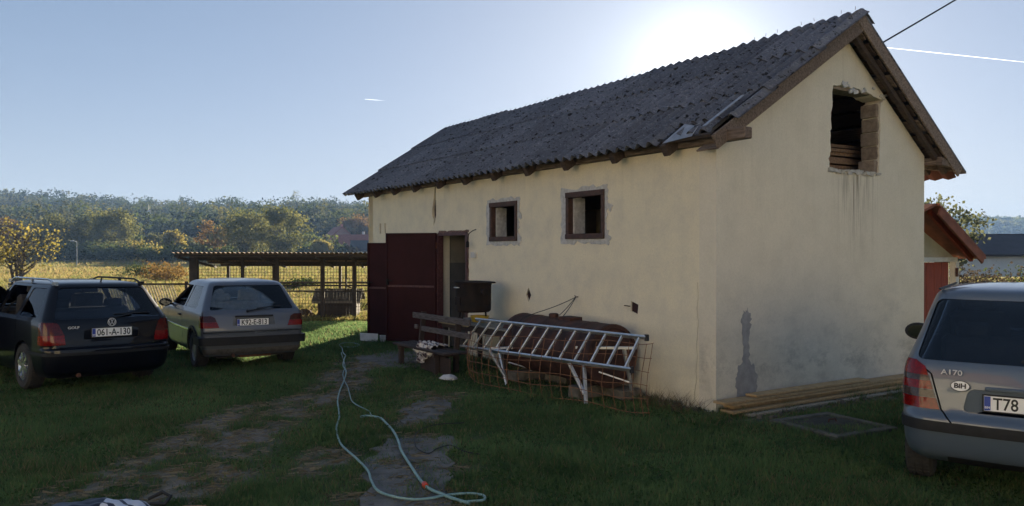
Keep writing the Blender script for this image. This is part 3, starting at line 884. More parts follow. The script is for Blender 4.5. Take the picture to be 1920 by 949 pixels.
# ================================================================== CARS
def tobj(name, v, f):
    me = bpy.data.meshes.new(name); me.from_pydata(v, [], f); me.update()
    o = bpy.data.objects.new(name, me); COL.objects.link(o); return o
def drop(o):
    me = o.data; bpy.data.objects.remove(o)
    if me.users == 0: bpy.data.meshes.remove(me)
def boolean(a, b_, op):
    """new mesh a (op) b"""
    m = a.modifiers.new('b', 'BOOLEAN'); m.operation = op; m.object = b_; m.solver = 'EXACT'; m.use_self = False
    dg = bpy.context.evaluated_depsgraph_get()
    me = bpy.data.meshes.new_from_object(a.evaluated_get(dg))
    a.modifiers.remove(m)
    return me
def fillet(poly, r, n=4):
    out = []; m = len(poly)
    for i in range(m):
        p0, p1, p2 = Vector(poly[i - 1]), Vector(poly[i]), Vector(poly[(i + 1) % m])
        d0 = (p0 - p1); d2 = (p2 - p1); rr = min(r, d0.length * .45, d2.length * .45)
        a = p1 + d0.normalized() * rr; c = p1 + d2.normalized() * rr
        for k in range(n + 1):
            t = k / n
            out.append(tuple(a * (1 - t) ** 2 + p1 * 2 * t * (1 - t) + c * t * t))
    return out
def prism(poly, axis, a, b_):
    """closed prism of a 2-D polygon: axis X -> (y,z) polygon, axis Y -> (x,z), axis Z -> (x,y)"""
    n = len(poly)
    def P(u, v, w): return (w, u, v) if axis == 'X' else (u, w, v) if axis == 'Y' else (u, v, w)
    v = [P(p[0], p[1], a) for p in poly] + [P(p[0], p[1], b_) for p in poly]
    f = [tuple(range(n))[::-1], tuple(range(n, 2 * n))] + [(i, (i + 1) % n, (i + 1) % n + n, i + n) for i in range(n)]
    return v, f
def joined(prisms):
    v, f = [], []
    for pv, pf in prisms:
        o = len(v); v += pv; f += [tuple(i + o for i in q) for q in pf]
    o = tobj('cut', v, f)
    b_ = bmesh.new(); b_.from_mesh(o.data); bmesh.ops.recalc_face_normals(b_, faces=b_.faces); b_.to_mesh(o.data); b_.free()
    return o
def pchip(xs, ys, t):
    xs = np.asarray(xs, float); ys = np.asarray(ys, float); h = np.diff(xs); d = np.diff(ys) / h
    m = np.zeros_like(ys); m[1:-1] = np.where(d[:-1] * d[1:] > 0, 2 * d[:-1] * d[1:] / (d[:-1] + d[1:] + 1e-12), 0)
    m[0] = d[0]; m[-1] = d[-1]
    i = np.clip(np.searchsorted(xs, t, 'right') - 1, 0, len(xs) - 2); s = (t - xs[i]) / h[i]
    return ((1 + 2 * s) * (1 - s) ** 2 * ys[i] + s * (1 - s) ** 2 * h[i] * m[i] + s * s * (3 - 2 * s) * ys[i + 1] + s * s * (s - 1) * h[i] * m[i + 1])
NR, NCn, NS, NF, NK = 22, 7, 26, 14, 6
def car_rings(rows, d=0.0, sub=3):
    """rows: (z, x_rear, x_front, half_width, r_rear, r_front, bow_rear). d = offset outwards"""
    rows = np.array(rows, float); k = np.arange(len(rows)); t = np.linspace(0, len(rows) - 1, (len(rows) - 1) * sub + 1)
    A = np.stack([pchip(k, rows[:, j], t) for j in range(rows.shape[1])], 1)
    zmin, zmax = rows[0, 0], rows[-1, 0]
    rings = []
    for z, xr, xf, w, rr, rf, bow in A:
        q = (z - zmin) / (zmax - zmin); z2 = z + d * max(0, (q - .55) / .45) - d * max(0, (.15 - q) / .15)
        xr, xf, w = xr - d, xf + d, w + d
        rr = min(rr, w * .95, (xf - xr) * .45); rf = min(rf, w * .95, (xf - xr) * .45)
        pts = []
        for i in range(NR): pts.append((xr, (w - rr) * (1 - 2 * i / NR)))                # rear edge, left to right
        for i in range(NCn): a = math.pi / 2 * i / NCn; pts.append((xr + rr - rr * math.cos(a), -(w - rr) - rr * math.sin(a)))
        for i in range(NS): pts.append((xr + rr + (xf - rf - xr - rr) * i / NS, -w))
        for i in range(NK): a = math.pi / 2 * i / NK; pts.append((xf - rf + rf * math.sin(a), -(w - rf) - rf * math.cos(a)))
        for i in range(NF): pts.append((xf, -(w - rf) * (1 - 2 * i / NF)))
        for i in range(NK): a = math.pi / 2 * i / NK; pts.append((xf - rf + rf * math.cos(a), (w - rf) + rf * math.sin(a)))
        for i in range(NS): pts.append((xf - rf - (xf - rf - xr - rr) * i / NS, w))
        for i in range(NCn): a = math.pi / 2 * i / NCn; pts.append((xr + rr - rr * math.sin(a), (w - rr) + rr * math.cos(a)))
        L_ = max(xf - xr, .1)
        out = []
        for x, y in pts:
            u = (x - xr) / L_
            yy_ = y * (1 - .035 * (2 * u - 1) ** 2)
            kk = max(0, 1 - u * L_ / .5)
            xx_ = x + bow * kk * (y / max(w, .05)) ** 2
            uu = max(0, 1 - (1 - u) * L_ / .7); xx_ -= .12 * uu * (y / max(w, .05)) ** 2
            out.append((xx_, yy_, z2))
        rings.append(out)
    return rings
def ring_solid(rings, flip=False):
    n = len(rings[0]); v = [p for r_ in rings for p in r_]; f = []
    for j in range(len(rings) - 1):
        for i in range(n):
            i2 = (i + 1) % n; q = (j * n + i, j * n + i2, (j + 1) * n + i2, (j + 1) * n + i)
            f.append(q)
    f.append(tuple(reversed(range(n)))); f.append(tuple((len(rings) - 1) * n + i for i in range(n)))
    if flip: f = [q[::-1] for q in f]
    return v, f
def shell(rows, d0, d1):
    v, f = ring_solid(car_rings(rows, d0))
    # make sure the outer skin faces out
    c = Vector((0, 0, 0)); 
    v2, f2 = ring_solid(car_rings(rows, d1), True)
    o = len(v); return tobj('shell', v + v2, f + [tuple(i + o for i in q) for q in f2])
def split_loose(me, name, mat, parent, smooth=True, min_v=6, angle=32):
    """each connected piece of me becomes its own part"""
    b_ = bmesh.new(); b_.from_mesh(me); bpy.data.meshes.remove(me)
    left = set(b_.verts); outs = []
    while left:
        st = [left.pop()]; comp = [st[0]]
        while st:
            v = st.pop()
            for e in v.link_edges:
                w = e.other_vert(v)
                if w in left: left.discard(w); st.append(w); comp.append(w)
        if len(comp) < min_v: continue
        idx = {v: i for i, v in enumerate(comp)}; fs = set(f for v in comp for f in v.link_faces)
        m2 = bpy.data.meshes.new(name); m2.from_pydata([v.co[:] for v in comp], [], [[idx[v] for v in f.verts] for f in fs])
        m2.materials.append(mat); m2.polygons.foreach_set('use_smooth', [smooth] * len(m2.polygons)); m2.set_sharp_from_angle(angle=R(angle)); m2.update()
        outs.append(link(name, m2, parent))
    b_.free(); return outs

def paint(name, c, metallic=.0, rough=.3, coat=1.0, dust=.12, spec=.5):
    m, nt, b = nmat(name); co = objco(nt)
    n_ = noise(nt, co, 3, 6, .65); n2_ = noise(nt, co, 90, 2)
    nt.links.new(mixc(nt, math_n(nt, 'MULTIPLY', ramp(nt, n_, .35, .75), dust), c, (.23, .21, .185)), b.inputs['Base Color'])
    b.inputs['Metallic'].default_value = metallic
    nt.links.new(math_n(nt, 'MULTIPLY_ADD', n_, .18, rough - .06), b.inputs['Roughness'])
    b.inputs['Coat Weight'].default_value = coat; b.inputs['Coat Roughness'].default_value = .03; b.inputs['Specular IOR Level'].default_value = spec
    return m
def glassmat(name, tint, refl=1.0):
    m, nt, b = nmat(name); nt.nodes.remove(b)
    tr = N(nt, 'ShaderNodeBsdfTransparent'); tr.inputs[0].default_value = (*tint, 1)
    gl = N(nt, 'ShaderNodeBsdfGlossy', Roughness=.02); fr = N(nt, 'ShaderNodeFresnel', IOR=1.52)
    mx = nt.nodes.new('ShaderNodeMixShader')
    nt.links.new(math_n(nt, 'MULTIPLY', fr.outputs[0], refl), mx.inputs[0])
    nt.links.new(tr.outputs[0], mx.inputs[1]); nt.links.new(gl.outputs[0], mx.inputs[2]); nt.links.new(mx.outputs[0], nt.nodes['Material Output'].inputs[0])
    return m
def lens(name, c, rough=.12):
    m, nt, b = nmat(name); co = objco(nt)
    v_ = nt.nodes.new('ShaderNodeTexVoronoi'); v_.inputs['Scale'].default_value = 60; nt.links.new(co, v_.inputs['Vector'])
    nt.links.new(mixc(nt, ramp(nt, v_.outputs['Distance'], .1, .7), c, tuple(x * .55 for x in c)), b.inputs['Base Color'])
    b.inputs['Roughness'].default_value = rough; b.inputs['Coat Weight'].default_value = .3; b.inputs['Specular IOR Level'].default_value = .25
    b.inputs['Subsurface Weight'].default_value = 0.0
    return m
m_glass = glassmat('car_glass', (.90, .93, .93)); m_glass_dk = glassmat('tinted_car_glass', (.48, .52, .58), 1.0); m_glass_mid = glassmat('a_car_glass', (.58, .62, .66))
m_rubber = simple('tyre_rubber', (.022, .022, .022), (.035, .034, .032), 18, .85, bmp=.2)
m_plastic = simple('black_bumper_plastic', (.020, .021, .024), (.014, .015, .017), 12, .6, bmp=.08, spec=.25)
m_alloy = simple('alloy_wheel', (.62, .64, .66), (.45, .46, .48), 9, .25, metallic=.9)
m_steelrim = simple('steel_wheel', (.28, .29, .30), (.16, .16, .17), 9, .45, metallic=.7)
m_chrome = simple('chrome', (.75, .76, .78), (.6, .6, .62), 4, .12, metallic=1.0)
m_red = lens('red_lens', (.24, .005, .006)); m_darkred = lens('smoked_red_lens', (.10, .008, .008)); m_clear = lens('clear_lens', (.085, .06, .058)); m_amber = lens('smoked_amber_lens', (.065, .012, .010))
m_plate = simple('number_plate_white', (.86, .86, .84), (.8, .8, .78), 6, .4); m_plblue = simple('number_plate_blue', (.02, .06, .36), (.02, .05, .3), 6, .4)
m_ink = simple('plate_ink', (.012, .012, .012), (.012, .012, .012), 3, .5)
m_trim = simple('car_interior', (.045, .045, .048), (.03, .03, .032), 9, .9); m_seat = simple('car_seat_cloth', (.09, .092, .10), (.06, .06, .068), 14, .95)
m_seat_lt = simple('pale_car_seat_cloth', (.22, .22, .225), (.16, .16, .165), 14, .95)
m_mirror = simple('mirror_glass', (.10, .11, .12), (.08, .09, .10), 4, .08, metallic=1.0); m_badge = simple('badge_metal', (.62, .63, .65), (.5, .5, .52), 9, .35)
m_under = simple('car_underside', (.02, .019, .018), (.035, .032, .028), 9, .9)

def wheel(parent, x, y, r, wid, rim_mat, spokes, side, steer=0):
    w = empty('wheel'); w.parent = parent; w.location = (x, y, r)
    o = side * wid / 2
    mb = MB(); prof = [(r * .66, -wid / 2), (r * .90, -wid / 2 - .004), (r * .97, -wid * .40), (r, -wid * .28), (r, wid * .28), (r * .97, wid * .40), (r * .90, wid / 2 + .004), (r * .66, wid / 2), (r * .62, wid * .3), (r * .62, -wid * .3)]
    mb.lathe(prof, 40, (0, 0, 0), 'Y')
    for k in range(40):
        a = 2 * math.pi * (k + .5) / 40; c_ = Vector((math.cos(a), 0, math.sin(a)))
        for yy_ in (-.3, 0, .3): mb.box(c_ * (r + .001) + Vector((0, yy_ * wid, 0)), (.03, wid * .22, .008), Matrix.Rotation(-a + math.pi / 2, 3, 'Y'))
    mb.build('tyre', m_rubber, w)
    mb = MB(); mb.lathe([(r * .655, -wid * .42), (r * .60, -wid * .3), (r * .56, 0), (r * .60, wid * .3), (r * .655, wid * .44), (r * .63, wid * .45), (r * .55, wid * .2), (r * .3, wid * .05 * side), (r * .1, wid * .05 * side)], 36, (0, 0, 0), 'Y')
    if spokes:
        for k in range(spokes):
            a = 2 * math.pi * k / spokes + .3; c_ = Vector((math.cos(a), 0, math.sin(a)))
            mb.bar(c_ * r * .10 + Vector((0, o * .80, 0)), c_ * r * .63 + Vector((0, o * .86, 0)), .055, .03, (0, 1, 0))
        mb.lathe([(.02, o * .7), (.07, o * .8), (.065, o * .92), (.02, o * .95)], 20, (0, 0, 0), 'Y')
    else:
        mb.lathe([(r * .60, o * .62), (r * .50, o * .75), (r * .34, o * .66), (r * .30, o * .84), (r * .08, o * .9)], 30, (0, 0, 0), 'Y')
    mb.build('rim', rim_mat, w)
    return w
def plate_part(parent, x, y, z, text, tilt=0.0, w=.52, h=.112, badge='BIH', left=False):
    p = empty('number_plate'); p.parent = parent; p.location = (x, y, z); p.rotation_euler = (0, tilt, 0)
    mb = MB(); mb.box((0, 0, 0), (.008, w + .024, h + .022)); mb.build('plate_holder', m_ink, p, bevel=.003)
    mb = MB(); mb.box((-.006, 0, 0), (.005, w, h)); mb.build('plate_field', m_plate, p)
    mb = MB(); mb.box((-.007, w / 2 - .022, 0), (.0055, .042, h - .006)); mb.build('plate_blue_band', m_plblue, p)
    M0 = Matrix(((0, 0, -1, -.0092), (-1, 0, 0, 0), (0, 1, 0, 0), (0, 0, 0, 1)))
    text_mesh('plate_number', text, h * 1.12, m_ink, p, Matrix.Translation((0, w / 2 - .058 if left else -.022, -.004)) @ M0, .0006, 'LEFT' if left else 'CENTER', sx=.82 * w / .52, bold=.0018)
    text_mesh('plate_country', badge, .024, m_plate, p, Matrix.Translation((-.0012, w / 2 - .022, -h * .28)) @ M0, .0005, bold=.0004)
    return p
def box_part(name, parent, c, s, mat, bevel=.02, rot=None):
    mb = MB(); mb.box(c, s, rot); return mb.build(name, mat, parent, bevel=bevel)
def interior(parent, x0, x1, w, zf, belt, seat_m, rear_seat=True, seat_x=(1.75,), head_y=(.36, -.36), rear_x=.85):
    mb = MB(); mb.box(((x0 + x1) / 2, 0, zf), (x1 - x0, 2 * w - .12, .06)); mb.build('floor_pan', m_trim, parent)
    for sx_ in seat_x:
        for y in head_y:
            s = empty('front_seat'); s.parent = parent; s.location = (sx_, y, zf)
            box_part('seat_cushion', s, (.28, 0, .26), (.52, .5, .16), seat_m, .04)
            box_part('seat_back', s, (-.03, 0, .60), (.13, .48, .62), seat_m, .04, Matrix.Rotation(R(-14), 3, 'Y'))
            box_part('headrest', s, (-.15, 0, 1.0), (.09, .27, .17), seat_m, .035, Matrix.Rotation(R(-8), 3, 'Y'))
    if rear_seat:
        s = empty('rear_bench'); s.parent = parent; s.location = (rear_x, 0, zf)
        box_part('seat_cushion', s, (.28, 0, .24), (.5, 1.2, .16), seat_m, .04)
        box_part('seat_back', s, (0, 0, .50), (.13, 1.2, .50), seat_m, .04, Matrix.Rotation(R(-14), 3, 'Y'))
        for y in (.36, -.36): box_part('headrest', s, (-.1, y, .80), (.08, .26, .13), seat_m, .03)
    box_part('dashboard', parent, (x1 - .35, 0, belt - .08), (.5, 2 * w - .2, .22), m_trim, .05)
    st = MB(); c = Vector((x1 - .62, .36, belt - .02)); rot = Matrix.Rotation(R(65), 3, 'Y')
    st.tube([c + rot @ Vector((.19 * math.cos(a), .19 * math.sin(a), 0)) for a in np.linspace(0, 2 * math.pi, 25)], .014, 6)
    st.bar(c + rot @ Vector((0, -.18, 0)), c + rot @ Vector((0, .18, 0)), .04, .02); st.build('steering_wheel', m_trim, parent)
def strip(rows, d, poly, axis, a, b_, name, mat, parent, inner=-.01):
    """part cut from the body skin moved out by d"""
    sh = shell(rows, d, inner); c = joined([prism(poly, axis, a, b_)] if not isinstance(poly[0][0], (list, tuple)) else [prism(p, axis, a, b_) for p in poly])
    me = boolean(sh, c, 'INTERSECT'); drop(sh); drop(c)
    return split_loose(me, name, mat, parent)
def groove(path, wdt):
    """closed thin outline polygon along an open path"""
    P = [Vector(p) for p in path]; L_, R_ = [], []
    for i, p in enumerate(P):
        t = (P[min(i + 1, len(P) - 1)] - P[max(i - 1, 0)]).normalized(); n_ = Vector((-t.y, t.x)) * wdt / 2
        L_.append(tuple(p + n_)); R_.append(tuple(p - n_))
    return L_ + R_[::-1]
def mirror(poly): return [(-y, z) for y, z in poly][::-1]
def car_body(rows, cuts, mat, parent, thick=-.03):
    # cutters that cross each other go in separate passes: front/rear openings, then side openings
    sh = shell(rows, 0, thick)
    for grp in cuts:
        c = joined(grp); me = boolean(sh, c, 'DIFFERENCE'); drop(sh); drop(c)
        sh = bpy.data.objects.new('shell', me); COL.objects.link(sh)
    bpy.data.objects.remove(sh)
    me.materials.clear(); me.materials.append(mat); me.name = 'body'
    me.polygons.foreach_set('use_smooth', [True] * len(me.polygons)); me.set_sharp_from_angle(angle=R(30)); me.update()
    return link('body', me, parent)
def circle(cx, cz, r, n=28): return [(cx + r * math.cos(2 * math.pi * k / n), cz + r * math.sin(2 * math.pi * k / n)) for k in range(n)]
def mirrors(parent, x, y, z, mat, big=1.0):
    for s in (1, -1):
        m_ = empty('wing_mirror'); m_.parent = parent; m_.location = (x, s * y, z)
        mb = MB(); mb.lathe([(.02, .06), (.062, .045), (.078, 0.0), (.074, -.03), (.066, -.034)], 20, (0, 0, 0), 'X')
        o = mb.build('mirror_housing', mat, m_); o.scale = (1.1, 1.45 * big, 1.0 * big); o.location = (0, s * .06, 0)
        mb = MB(); mb.lathe([(.001, -.0355), (.06, -.0355), (.06, -.038), (.001, -.038)], 20, (0, 0, 0), 'X')
        o = mb.build('mirror_glass', m_mirror, m_); o.scale = (1.1, 1.4 * big, .95 * big); o.location = (0, s * .06, 0)
        mb = MB(); mb.bar((.01, -s * .09, -.04), (.01, s * .02, -.03), .05, .035); mb.build('mirror_foot', m_plastic, m_, bevel=.006)
def wiper(parent, a, piv, b_, normal):
    mb = MB(); mb.bar(a, b_, .014, .012, normal); mb.bar(piv, (Vector(a) + Vector(b_)) / 2 + Vector((-.02, 0, .0)), .02, .012, normal); mb.lathe([(.0, .0), (.022, .004), (.018, .03)], 12, piv, 'X')
    mb.build('rear_wiper', m_plastic, parent)

# ------------------------------------------------------------------ the grey hatchback
CAR_PAINT_GREY = paint('grey_metallic_paint', (.095, .11, .14), .3, .34, .4, .05)
def grey_hatch():
    car = empty('parked_car', (-4.10, 12.69, 0), R(90 + 33.4), 'old grey hatchback car with plate K92-E-813 parked before the pen', 'car')
    car.rotation_euler = (R(.6), 0, R(90 + 33.4))
    rows = [(.22, .16, 3.80, .74, .07, .2, .025), (.30, .10, 3.92, .795, .07, .22, .025), (.42, .085, 3.96, .815, .07, .24, .025), (.55, .085, 3.95, .825, .07, .24, .025), (.62, .075, 3.94, .832, .07, .24, .025), (.70, .085, 3.90, .832, .07, .25, .025),
            (.80, .105, 3.72, .83, .07, .3, .025), (.885, .125, 3.30, .82, .07, .35, .025), (.93, .15, 2.98, .80, .07, .3, .025), (1.0, .205, 2.84, .765, .10, .25, .045), (1.15, .325, 2.58, .70, .10, .2, .05),
            (1.29, .44, 2.32, .635, .10, .18, .055), (1.345, .49, 2.22, .602, .11, .2, .06), (1.378, .55, 2.12, .55, .12, .25, .06), (1.40, .70, 1.95, .44, .15, .3, .05), (1.412, .95, 1.7, .26, .15, .2, .02), (1.416, 1.2, 1.45, .08, .05, .05, 0)]
    rw = fillet([(-.67, .945), (.67, .945), (.535, 1.325), (-.535, 1.325)], .04)
    fw = fillet([(-.66, .99), (.66, .99), (.50, 1.31), (-.50, 1.31)], .05)
    sw1 = fillet([(.62, .945), (1.42, .945), (1.42, 1.30), (.80, 1.30)], .04)
    sw2 = fillet([(1.50, .945), (2.66, .945), (2.22, 1.30), (1.50, 1.30)], .04)
    c1 = [prism(rw, 'X', -.4, 1.0), prism(fw, 'X', 1.9, 3.4),
          prism(groove([(-.775, .925), (-.785, .60), (.785, .60), (.775, .925)], .012), 'X', -.3, .22),
          prism(fillet([(-.33, .70), (.33, .70), (.33, .865), (-.33, .865)], .012), 'X', -.2, .118)]
    c2 = [prism(p, 'Y', -1.3, 1.3) for p in (sw1, sw2, circle(.72, .30, .335), circle(3.2, .30, .335), groove([(1.46, .30), (1.46, .93)], .013), groove([(2.72, .32), (2.72, .93)], .013))]
    cuts = [c1, c2]
    body = car_body(rows, cuts, CAR_PAINT_GREY, car)
    for poly, ax, a, c, nm in ((rw, 'X', -.4, 1.0, 'rear_window'), (sw1, 'Y', -1.3, 1.3, 'side_window'), (fw, 'X', 1.9, 3.4, 'windscreen')):
        strip(rows, -.006, poly, ax, a, c, nm, m_glass, car, -.011)
    strip(rows, .003, groove([(-.685, .935), (.685, .935), (.545, 1.335), (-.545, 1.335), (-.685, .935)], .025), 'X', -.4, 1.0, 'window_seal', m_plastic, car, -.01)
    # tail lamps: smoked upper half, red lower half
    lo = [(.56, .615), (.84, .615), (.84, .715), (.515, .715)] ; lo = [(.54, .675), (.85, .675), (.85, .765), (.575, .765)]
    up = [(.578, .768), (.85, .768), (.85, .862), (.66, .862), (.60, .83)]
    for p, m in ((lo, m_red), (up, m_amber)):
        strip(rows, .008, [p, mirror(p)], 'X', -.3, .24, 'tail_lamp', m, car)
    # wrap-around bumper
    strip(rows, .055, fillet([(-1.2, .40), (1.2, .40), (1.2, .525), (-1.2, .525)], .02), 'X', -.4, .46, 'bumper', m_plastic, car, -.005)
    strip(rows, .005, [(-1.2, .25), (1.2, .25), (1.2, .34), (-1.2, .34)], 'X', -.4, .20, 'rear_valance', simple('grimy_valance', (.10, .095, .09), (.05, .046, .042), 15, .5), car)
    strip(rows, .010, [(.95, .585), (2.8, .585), (2.8, .607), (.95, .607)], 'Y', -1.3, 1.3, 'side_strip', m_chrome, car)
    for x in (.72, 3.20):
        pts = [(x + .356 * math.cos(a), .30 + .356 * math.sin(a)) for a in np.linspace(R(-8), R(188), 26)]
        strip(rows, .018, groove(pts, .042), 'Y', -1.3, 1.3, 'arch_trim', m_plastic, car)
    plate_part(car, .098, 0.02, .748, 'K92-E-813', R(3), .50, .108)
    box_part('plate_lamp_housing', car, (.088, 0, .845), (.03, .60, .03), m_plastic, .006)
    wiper(car, (.135, -.05, .965), (.11, .10, .925), (.19, -.45, 1.0), (-.7, 0, .7))
    mb = MB(); mb.lathe([(.0, 0), (.03, .0), (.03, .008), (.0, .012)], 16, (.078, -.03, .585), 'X'); mb.build('badge', CAR_PAINT_GREY, car)
    mirrors(car, 2.46, .86, .965, m_plastic, .95)
    for y in (.838, -.838): box_part('door_handle', car, (1.65, y, .80), (.15, .03, .03), m_plastic, .006)
    for x in (.72, 3.20):
        for s in (1, -1): wheel(car, x, s * .70, .29, .185, m_steelrim, 0, s)
    interior(car, .35, 3.0, .76, .32, .92, m_seat_lt, True, (1.65,), (.36, -.36), .80)
    box_part('parcel_shelf', car, (.55, 0, .90), (.4, 1.25, .02), m_trim, .004)
    mb = MB(); mb.box((1.9, 0, .24), (3.3, 1.1, .12)); mb.build('underbody', m_under, car)
    mb = MB(); mb.tube([(1.4, .2, .22), (.5, .25, .24), (.06, .33, .235)], .026, 10); mb.box((.35, -.05, .25), (.32, .5, .14)); mb.build('exhaust', m_rusty, car)
    return car
grey_hatch()

# ------------------------------------------------------------------ the black estate, driver's door open
CAR_PAINT_BLACK = paint('black_car_paint', (.004, .0045, .008), .0, .3, .55, .004, .08)
def emblem(parent, x, y, z, r):
    e = empty('badge'); e.parent = parent; e.location = (x, y, z)
    mb = MB(); mb.tube([(0, r * math.cos(a), r * math.sin(a)) for a in np.linspace(0, 2 * math.pi, 33)], r * .10, 6); mb.build('badge_ring', m_badge, e)
    def bars(name, pts):
        mb = MB()
        for p, q in zip(pts[:-1], pts[1:]): mb.bar((-.003, p[0] * r, p[1] * r), (-.003, q[0] * r, q[1] * r), r * .15, .006, (1, 0, 0))
        mb.build(name, m_badge, e)
    bars('badge_letter', [(.36, .86), (0, .12), (-.36, .86)])
    bars('badge_letter', [(.82, .42), (.42, -.72), (0, .05), (-.42, -.72), (-.82, .42)])
    mb = MB(); mb.lathe([(.0, .004), (r * .97, .004), (r * .97, .008), (0, .008)], 24, (0, 0, 0), 'X'); mb.build('badge_disc', m_ink, e)
def black_estate():
    car = empty('parked_car', (-5.45, 10.85, 0), R(90 + 48.5), 'black estate car with plate 061-A-130, roof rails and an open front door', 'car')
    car.rotation_euler = (R(1.2), 0, R(90 + 48.5))
    rows = [(.20, .14, 4.20, .76, .12, .25, .05), (.27, .05, 4.32, .82, .14, .3, .06), (.38, .01, 4.38, .85, .16, .32, .07), (.50, 0.0, 4.39, .862, .17, .34, .07), (.575, .005, 4.38, .866, .17, .35, .07), (.60, .05, 4.37, .866, .15, .35, .06), (.72, .065, 4.28, .867, .13, .38, .05),
            (.85, .085, 3.95, .862, .12, .4, .05), (.94, .105, 3.55, .85, .12, .38, .05), (.985, .13, 3.34, .835, .12, .34, .05), (1.06, .185, 3.16, .80, .12, .28, .05), (1.20, .275, 2.86, .735, .12, .22, .055),
            (1.34, .365, 2.56, .668, .12, .2, .06), (1.405, .415, 2.42, .625, .13, .22, .06), (1.44, .48, 2.30, .57, .14, .28, .06), (1.462, .66, 2.12, .45, .16, .3, .05), (1.474, 1.0, 1.8, .26, .15, .2, .02), (1.478, 1.3, 1.5, .08, .05, .05, 0)]
    rw = fillet([(-.70, .975), (.70, .975), (.555, 1.385), (-.555, 1.385)], .05)
    fw = fillet([(-.70, 1.03), (.70, 1.03), (.52, 1.38), (-.52, 1.38)], .05)
    s1 = fillet([(.42, .985), (1.10, .985), (1.10, 1.37), (.60, 1.37)], .05)
    s2 = fillet([(1.20, .985), (1.98, .985), (1.98, 1.385), (1.20, 1.385)], .04)
    s3 = fillet([(2.10, .985), (3.02, .985), (2.48, 1.385), (2.10, 1.385)], .04)
    c1 = [prism(rw, 'X', -.4, 1.0), prism(fw, 'X', 2.2, 3.9), prism(groove([(-.70, .965), (-.70, .80), (-.66, .605), (.66, .605), (.70, .80), (.70, .965)], .008), 'X', -.3, .19),
          prism(fillet([(-.36, .70), (.36, .70), (.36, .87), (-.36, .87)], .02), 'X', -.2, .088)]
    dl = fillet([(2.05, .28), (3.12, .28), (3.12, .99), (2.52, 1.415), (2.05, 1.415)], .06)
    c2 = [prism(p, 'Y', -1.3, 1.3) for p in (s1, s2, circle(.87, .315, .35), circle(3.39, .315, .35))]
    c2 += [prism(s3, 'Y', -1.3, -.2), prism(groove([(1.15, .66), (1.15, .97)], .008), 'Y', -1.3, 1.3)]
    car_body(rows, [c1, c2, [prism(dl, 'Y', .2, 1.3)]], CAR_PAINT_BLACK, car)
    for poly, ax, a, c, nm in ((rw, 'X', -.4, 1.0, 'rear_window'), (fw, 'X', 2.2, 3.9, 'windscreen'), (s1, 'Y', -1.3, 1.3, 'side_window')):
        strip(rows, -.006, poly, ax, a, c, nm, m_glass_dk if nm != 'windscreen' else m_glass, car, -.011)
    # door, swung out on its front edge
    d = empty('open_door'); d.parent = car; hinge = Vector((3.10, .80, 0)); d.location = hinge; d.rotation_euler = (0, 0, R(-40))
    sh = shell(rows, 0, -.05); c = joined([prism(fillet([(2.06, .29), (3.11, .29), (3.11, .985), (2.51, 1.405), (2.06, 1.405)], .06), 'Y', .2, 1.3)]); me = boolean(sh, c, 'INTERSECT'); drop(sh); drop(c)
    t_ = bpy.data.objects.new('t', me); COL.objects.link(t_); c = joined([prism(s3, 'Y', .2, 1.3)]); me = boolean(t_, c, 'DIFFERENCE'); drop(t_); drop(c)
    for o in split_loose(me, 'door_skin', CAR_PAINT_BLACK, d): o.location = -hinge
    for o in strip(rows, -.012, s3, 'Y', .2, 1.3, 'door_window', m_glass_dk, d, -.017): o.location = -hinge
    box_part('door_lining', d, (-.55, -.07, .62), (.9, .03, .5), m_trim, .02)
    L_ = [(.50, .625), (.92, .625), (.92, .91), (.565, .91), (.53, .80)]
    hi = [(.60, .77), (.92, .77), (.92, .935), (.69, .935), (.655, .90)]; lo = [(.585, .64), (.92, .64), (.92, .768), (.60, .768)]
    for p, m in ((hi, m_darkred), (lo, m_red)): strip(rows, .009, [p, mirror(p)], 'X', -.3, .30, 'tail_lamp', m, car)
    strip(rows, .014, fillet([(-.95, .50), (.95, .50), (.95, .535), (-.95, .535)], .01), 'X', -.3, .7, 'bumper_strip', m_plastic, car)
    plate_part(car, .072, 0, .785, '061-A-130', R(4), .52, .112)
    emblem(car, .082, 0, .918, .052)
    M0 = Matrix(((0, 0, -1, 0), (-1, 0, 0, 0), (0, 1, 0, 0), (0, 0, 0, 1)))
    text_mesh('lettering', 'GOLF', .046, m_badge, car, Matrix.Translation((.080, .49, .862)) @ M0, .002, sx=1.25, bold=.001)
    wiper(car, (.155, -.05, 1.02), (.115, 0, .965), (.17, -.55, 1.03), (-.7, 0, .7))
    for s in (1, -1):
        mb = MB(); path = []
        for t in np.linspace(0, 1, 15):
            x = .50 + 1.85 * t; path.append((x, s * (.60 - .03 * abs(2 * t - 1)), 1.415 + .075 * min(1, math.sin(math.pi * t) * 3.0)))
        mb.tube(path, .014, 8); mb.bar((1.30, s * .60, 1.42), (1.34, s * .60, 1.49), .03, .03); mb.box((.52, s * .575, 1.435), (.10, .045, .05)); mb.box((2.33, s * .575, 1.435), (.10, .045, .05))
        mb.build('roof_rail', m_alloy if s > 0 else m_plastic, car)
    mb = MB(); mb.tube([(.62, -.05, 1.45), (.58, -.05, 1.52)], .01, 6); mb.build('aerial', m_plastic, car)
    mirrors(car, 2.95, -.99, 1.0, CAR_PAINT_BLACK)
    for x in (.87, 3.39):
        for s in (1, -1): wheel(car, x, s * .745, .312, .205, m_alloy, 6, s)
    interior(car, .35, 3.2, .78, .34, .98, m_trim, True, (2.0,), (.37, -.37), 1.05)
    mb = MB(); mb.box((2.1, 0, .23), (3.6, 1.2, .12)); mb.build('underbody', m_under, car)
    mb = MB(); mb.tube([(.8, .35, .24), (.06, .42, .23)], .028, 10); mb.build('exhaust', m_rusty, car)
black_estate()

